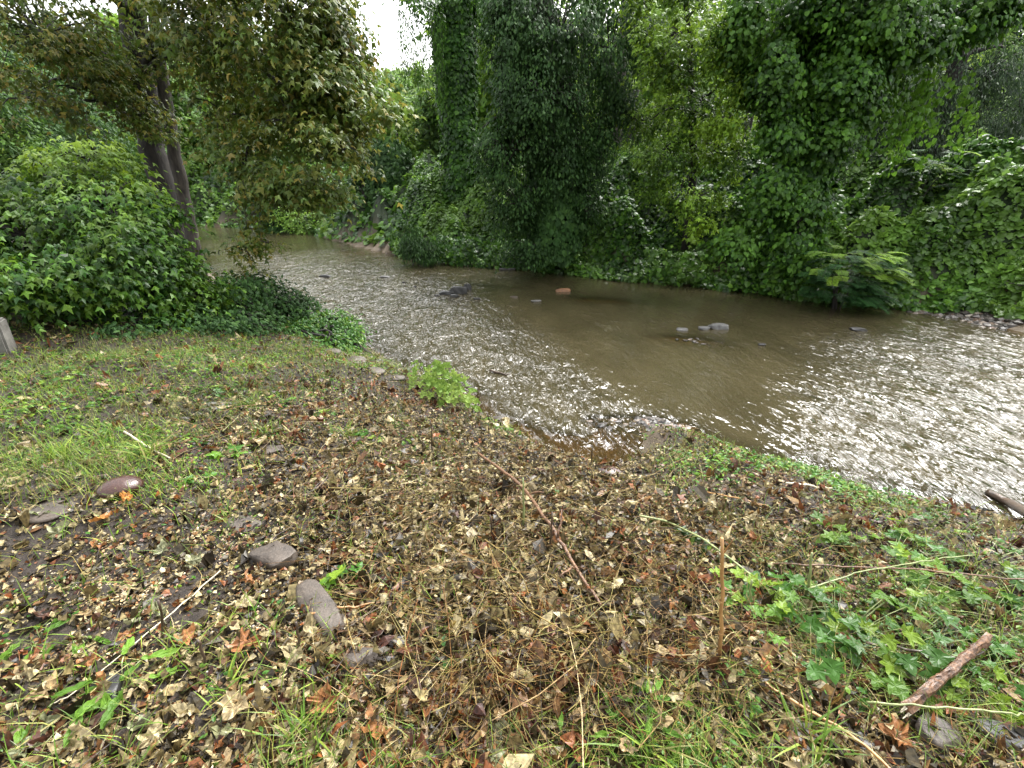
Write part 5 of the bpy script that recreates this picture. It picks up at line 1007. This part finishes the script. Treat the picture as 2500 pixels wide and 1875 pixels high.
plant('vine_sprawl', 'maple leaved vine reaching towards the broken branch', 900, 650, 40, .34, .16, .08, 'maple')
plant('vine_sprawl', 'yellowish vine leaves at the top of the sprawl', 890, 565, 34, .40, .16, .08, 'yellow')
plant('vine_sprawl', 'olive green vine leaves on the picture edge behind the level stem', 985, 560, 38, .5, .16, .085, 'maple')
plant('vine_sprawl', 'yellow green vine leaves above the broken branch', 985, 625, 26, .3, .15, .08, 'yellow')
plant('vine_sprawl', 'vine leaves in the lower corner right of the broken branch', 1000, 690, 20, .2, .12, .07, 'maple')
plant('lobed_plant', 'small lobed plant under the broken branch', 868, 705, 7, .08, .07, .06, 'oval')
for px, py, n_, l_ in [(280, 400, 10, 'leafy weed in the cut stems below the river edge bush'), (330, 415, 8, 'leafy weed beside the red brown leaf pile'), (210, 395, 8, 'light green weed next to the flat grey stone'), (365, 440, 12, 'lush weed near the crest of the slope'), (500, 432, 12, 'weed at the bank tip by the riffle'), (405, 432, 9, 'weed clump behind the straw heap'), (60, 380, 12, 'round leaved weed in the short grass by the concrete post'), (120, 372, 9, 'weed in the short grass to the right of the post'), (560, 505, 6, 'single leafy sprout in the slope debris'), (640, 545, 7, 'green sprout between the stub pair and the cane')]:
    plant('broadleaf_weed', l_, px, py, n_, .14, .10, .075, 'oval' if n_ % 2 else 'maple')
# grass tufts
for i, (px, py, L1, n_, l_) in enumerate([(250, 408, .22, 40, 'grass tuft beside the grey flat stone'), (268, 365 + 70, .2, 40, 'grass tuft above the lobed leaf plant'), (150, 455, .2, 60, 'broad bladed grass tuft left of the pale cane stalk'), (60, 458, .2, 60, 'broad bladed grass tuft at the picture edge'), (225, 520, .12, 22, 'pale green cut grass tuft next to the red leaves'), (105, 442, .18, 40, 'grass tuft below the bare mud patch'), (345, 440, .2, 50, 'yellow green grass tuft on the slope crest'), (650, 760, .2, 40, 'fine grass tuft among the lance leaved weeds'), (300, 745, .18, 30, 'fine grass tuft near the round leaved seedlings'), (230, 690, .12, 22, 'small grass tuft near the red pod'), (810, 745, .2, 40, 'grass tuft below the brown cane')]):
    p = hit(px, py); mb = MB(); Pq = p + np.column_stack([RS.randn(n_) * .04, RS.randn(n_) * .04, np.zeros(n_)]); blades(Pq, L1 * .5, L1, .0045, mb, 1.0, .15); tag(mb.obj('grass_tuft', M['grass'], None, p), l_, 'grass tuft', 'grass tufts on the near bank')
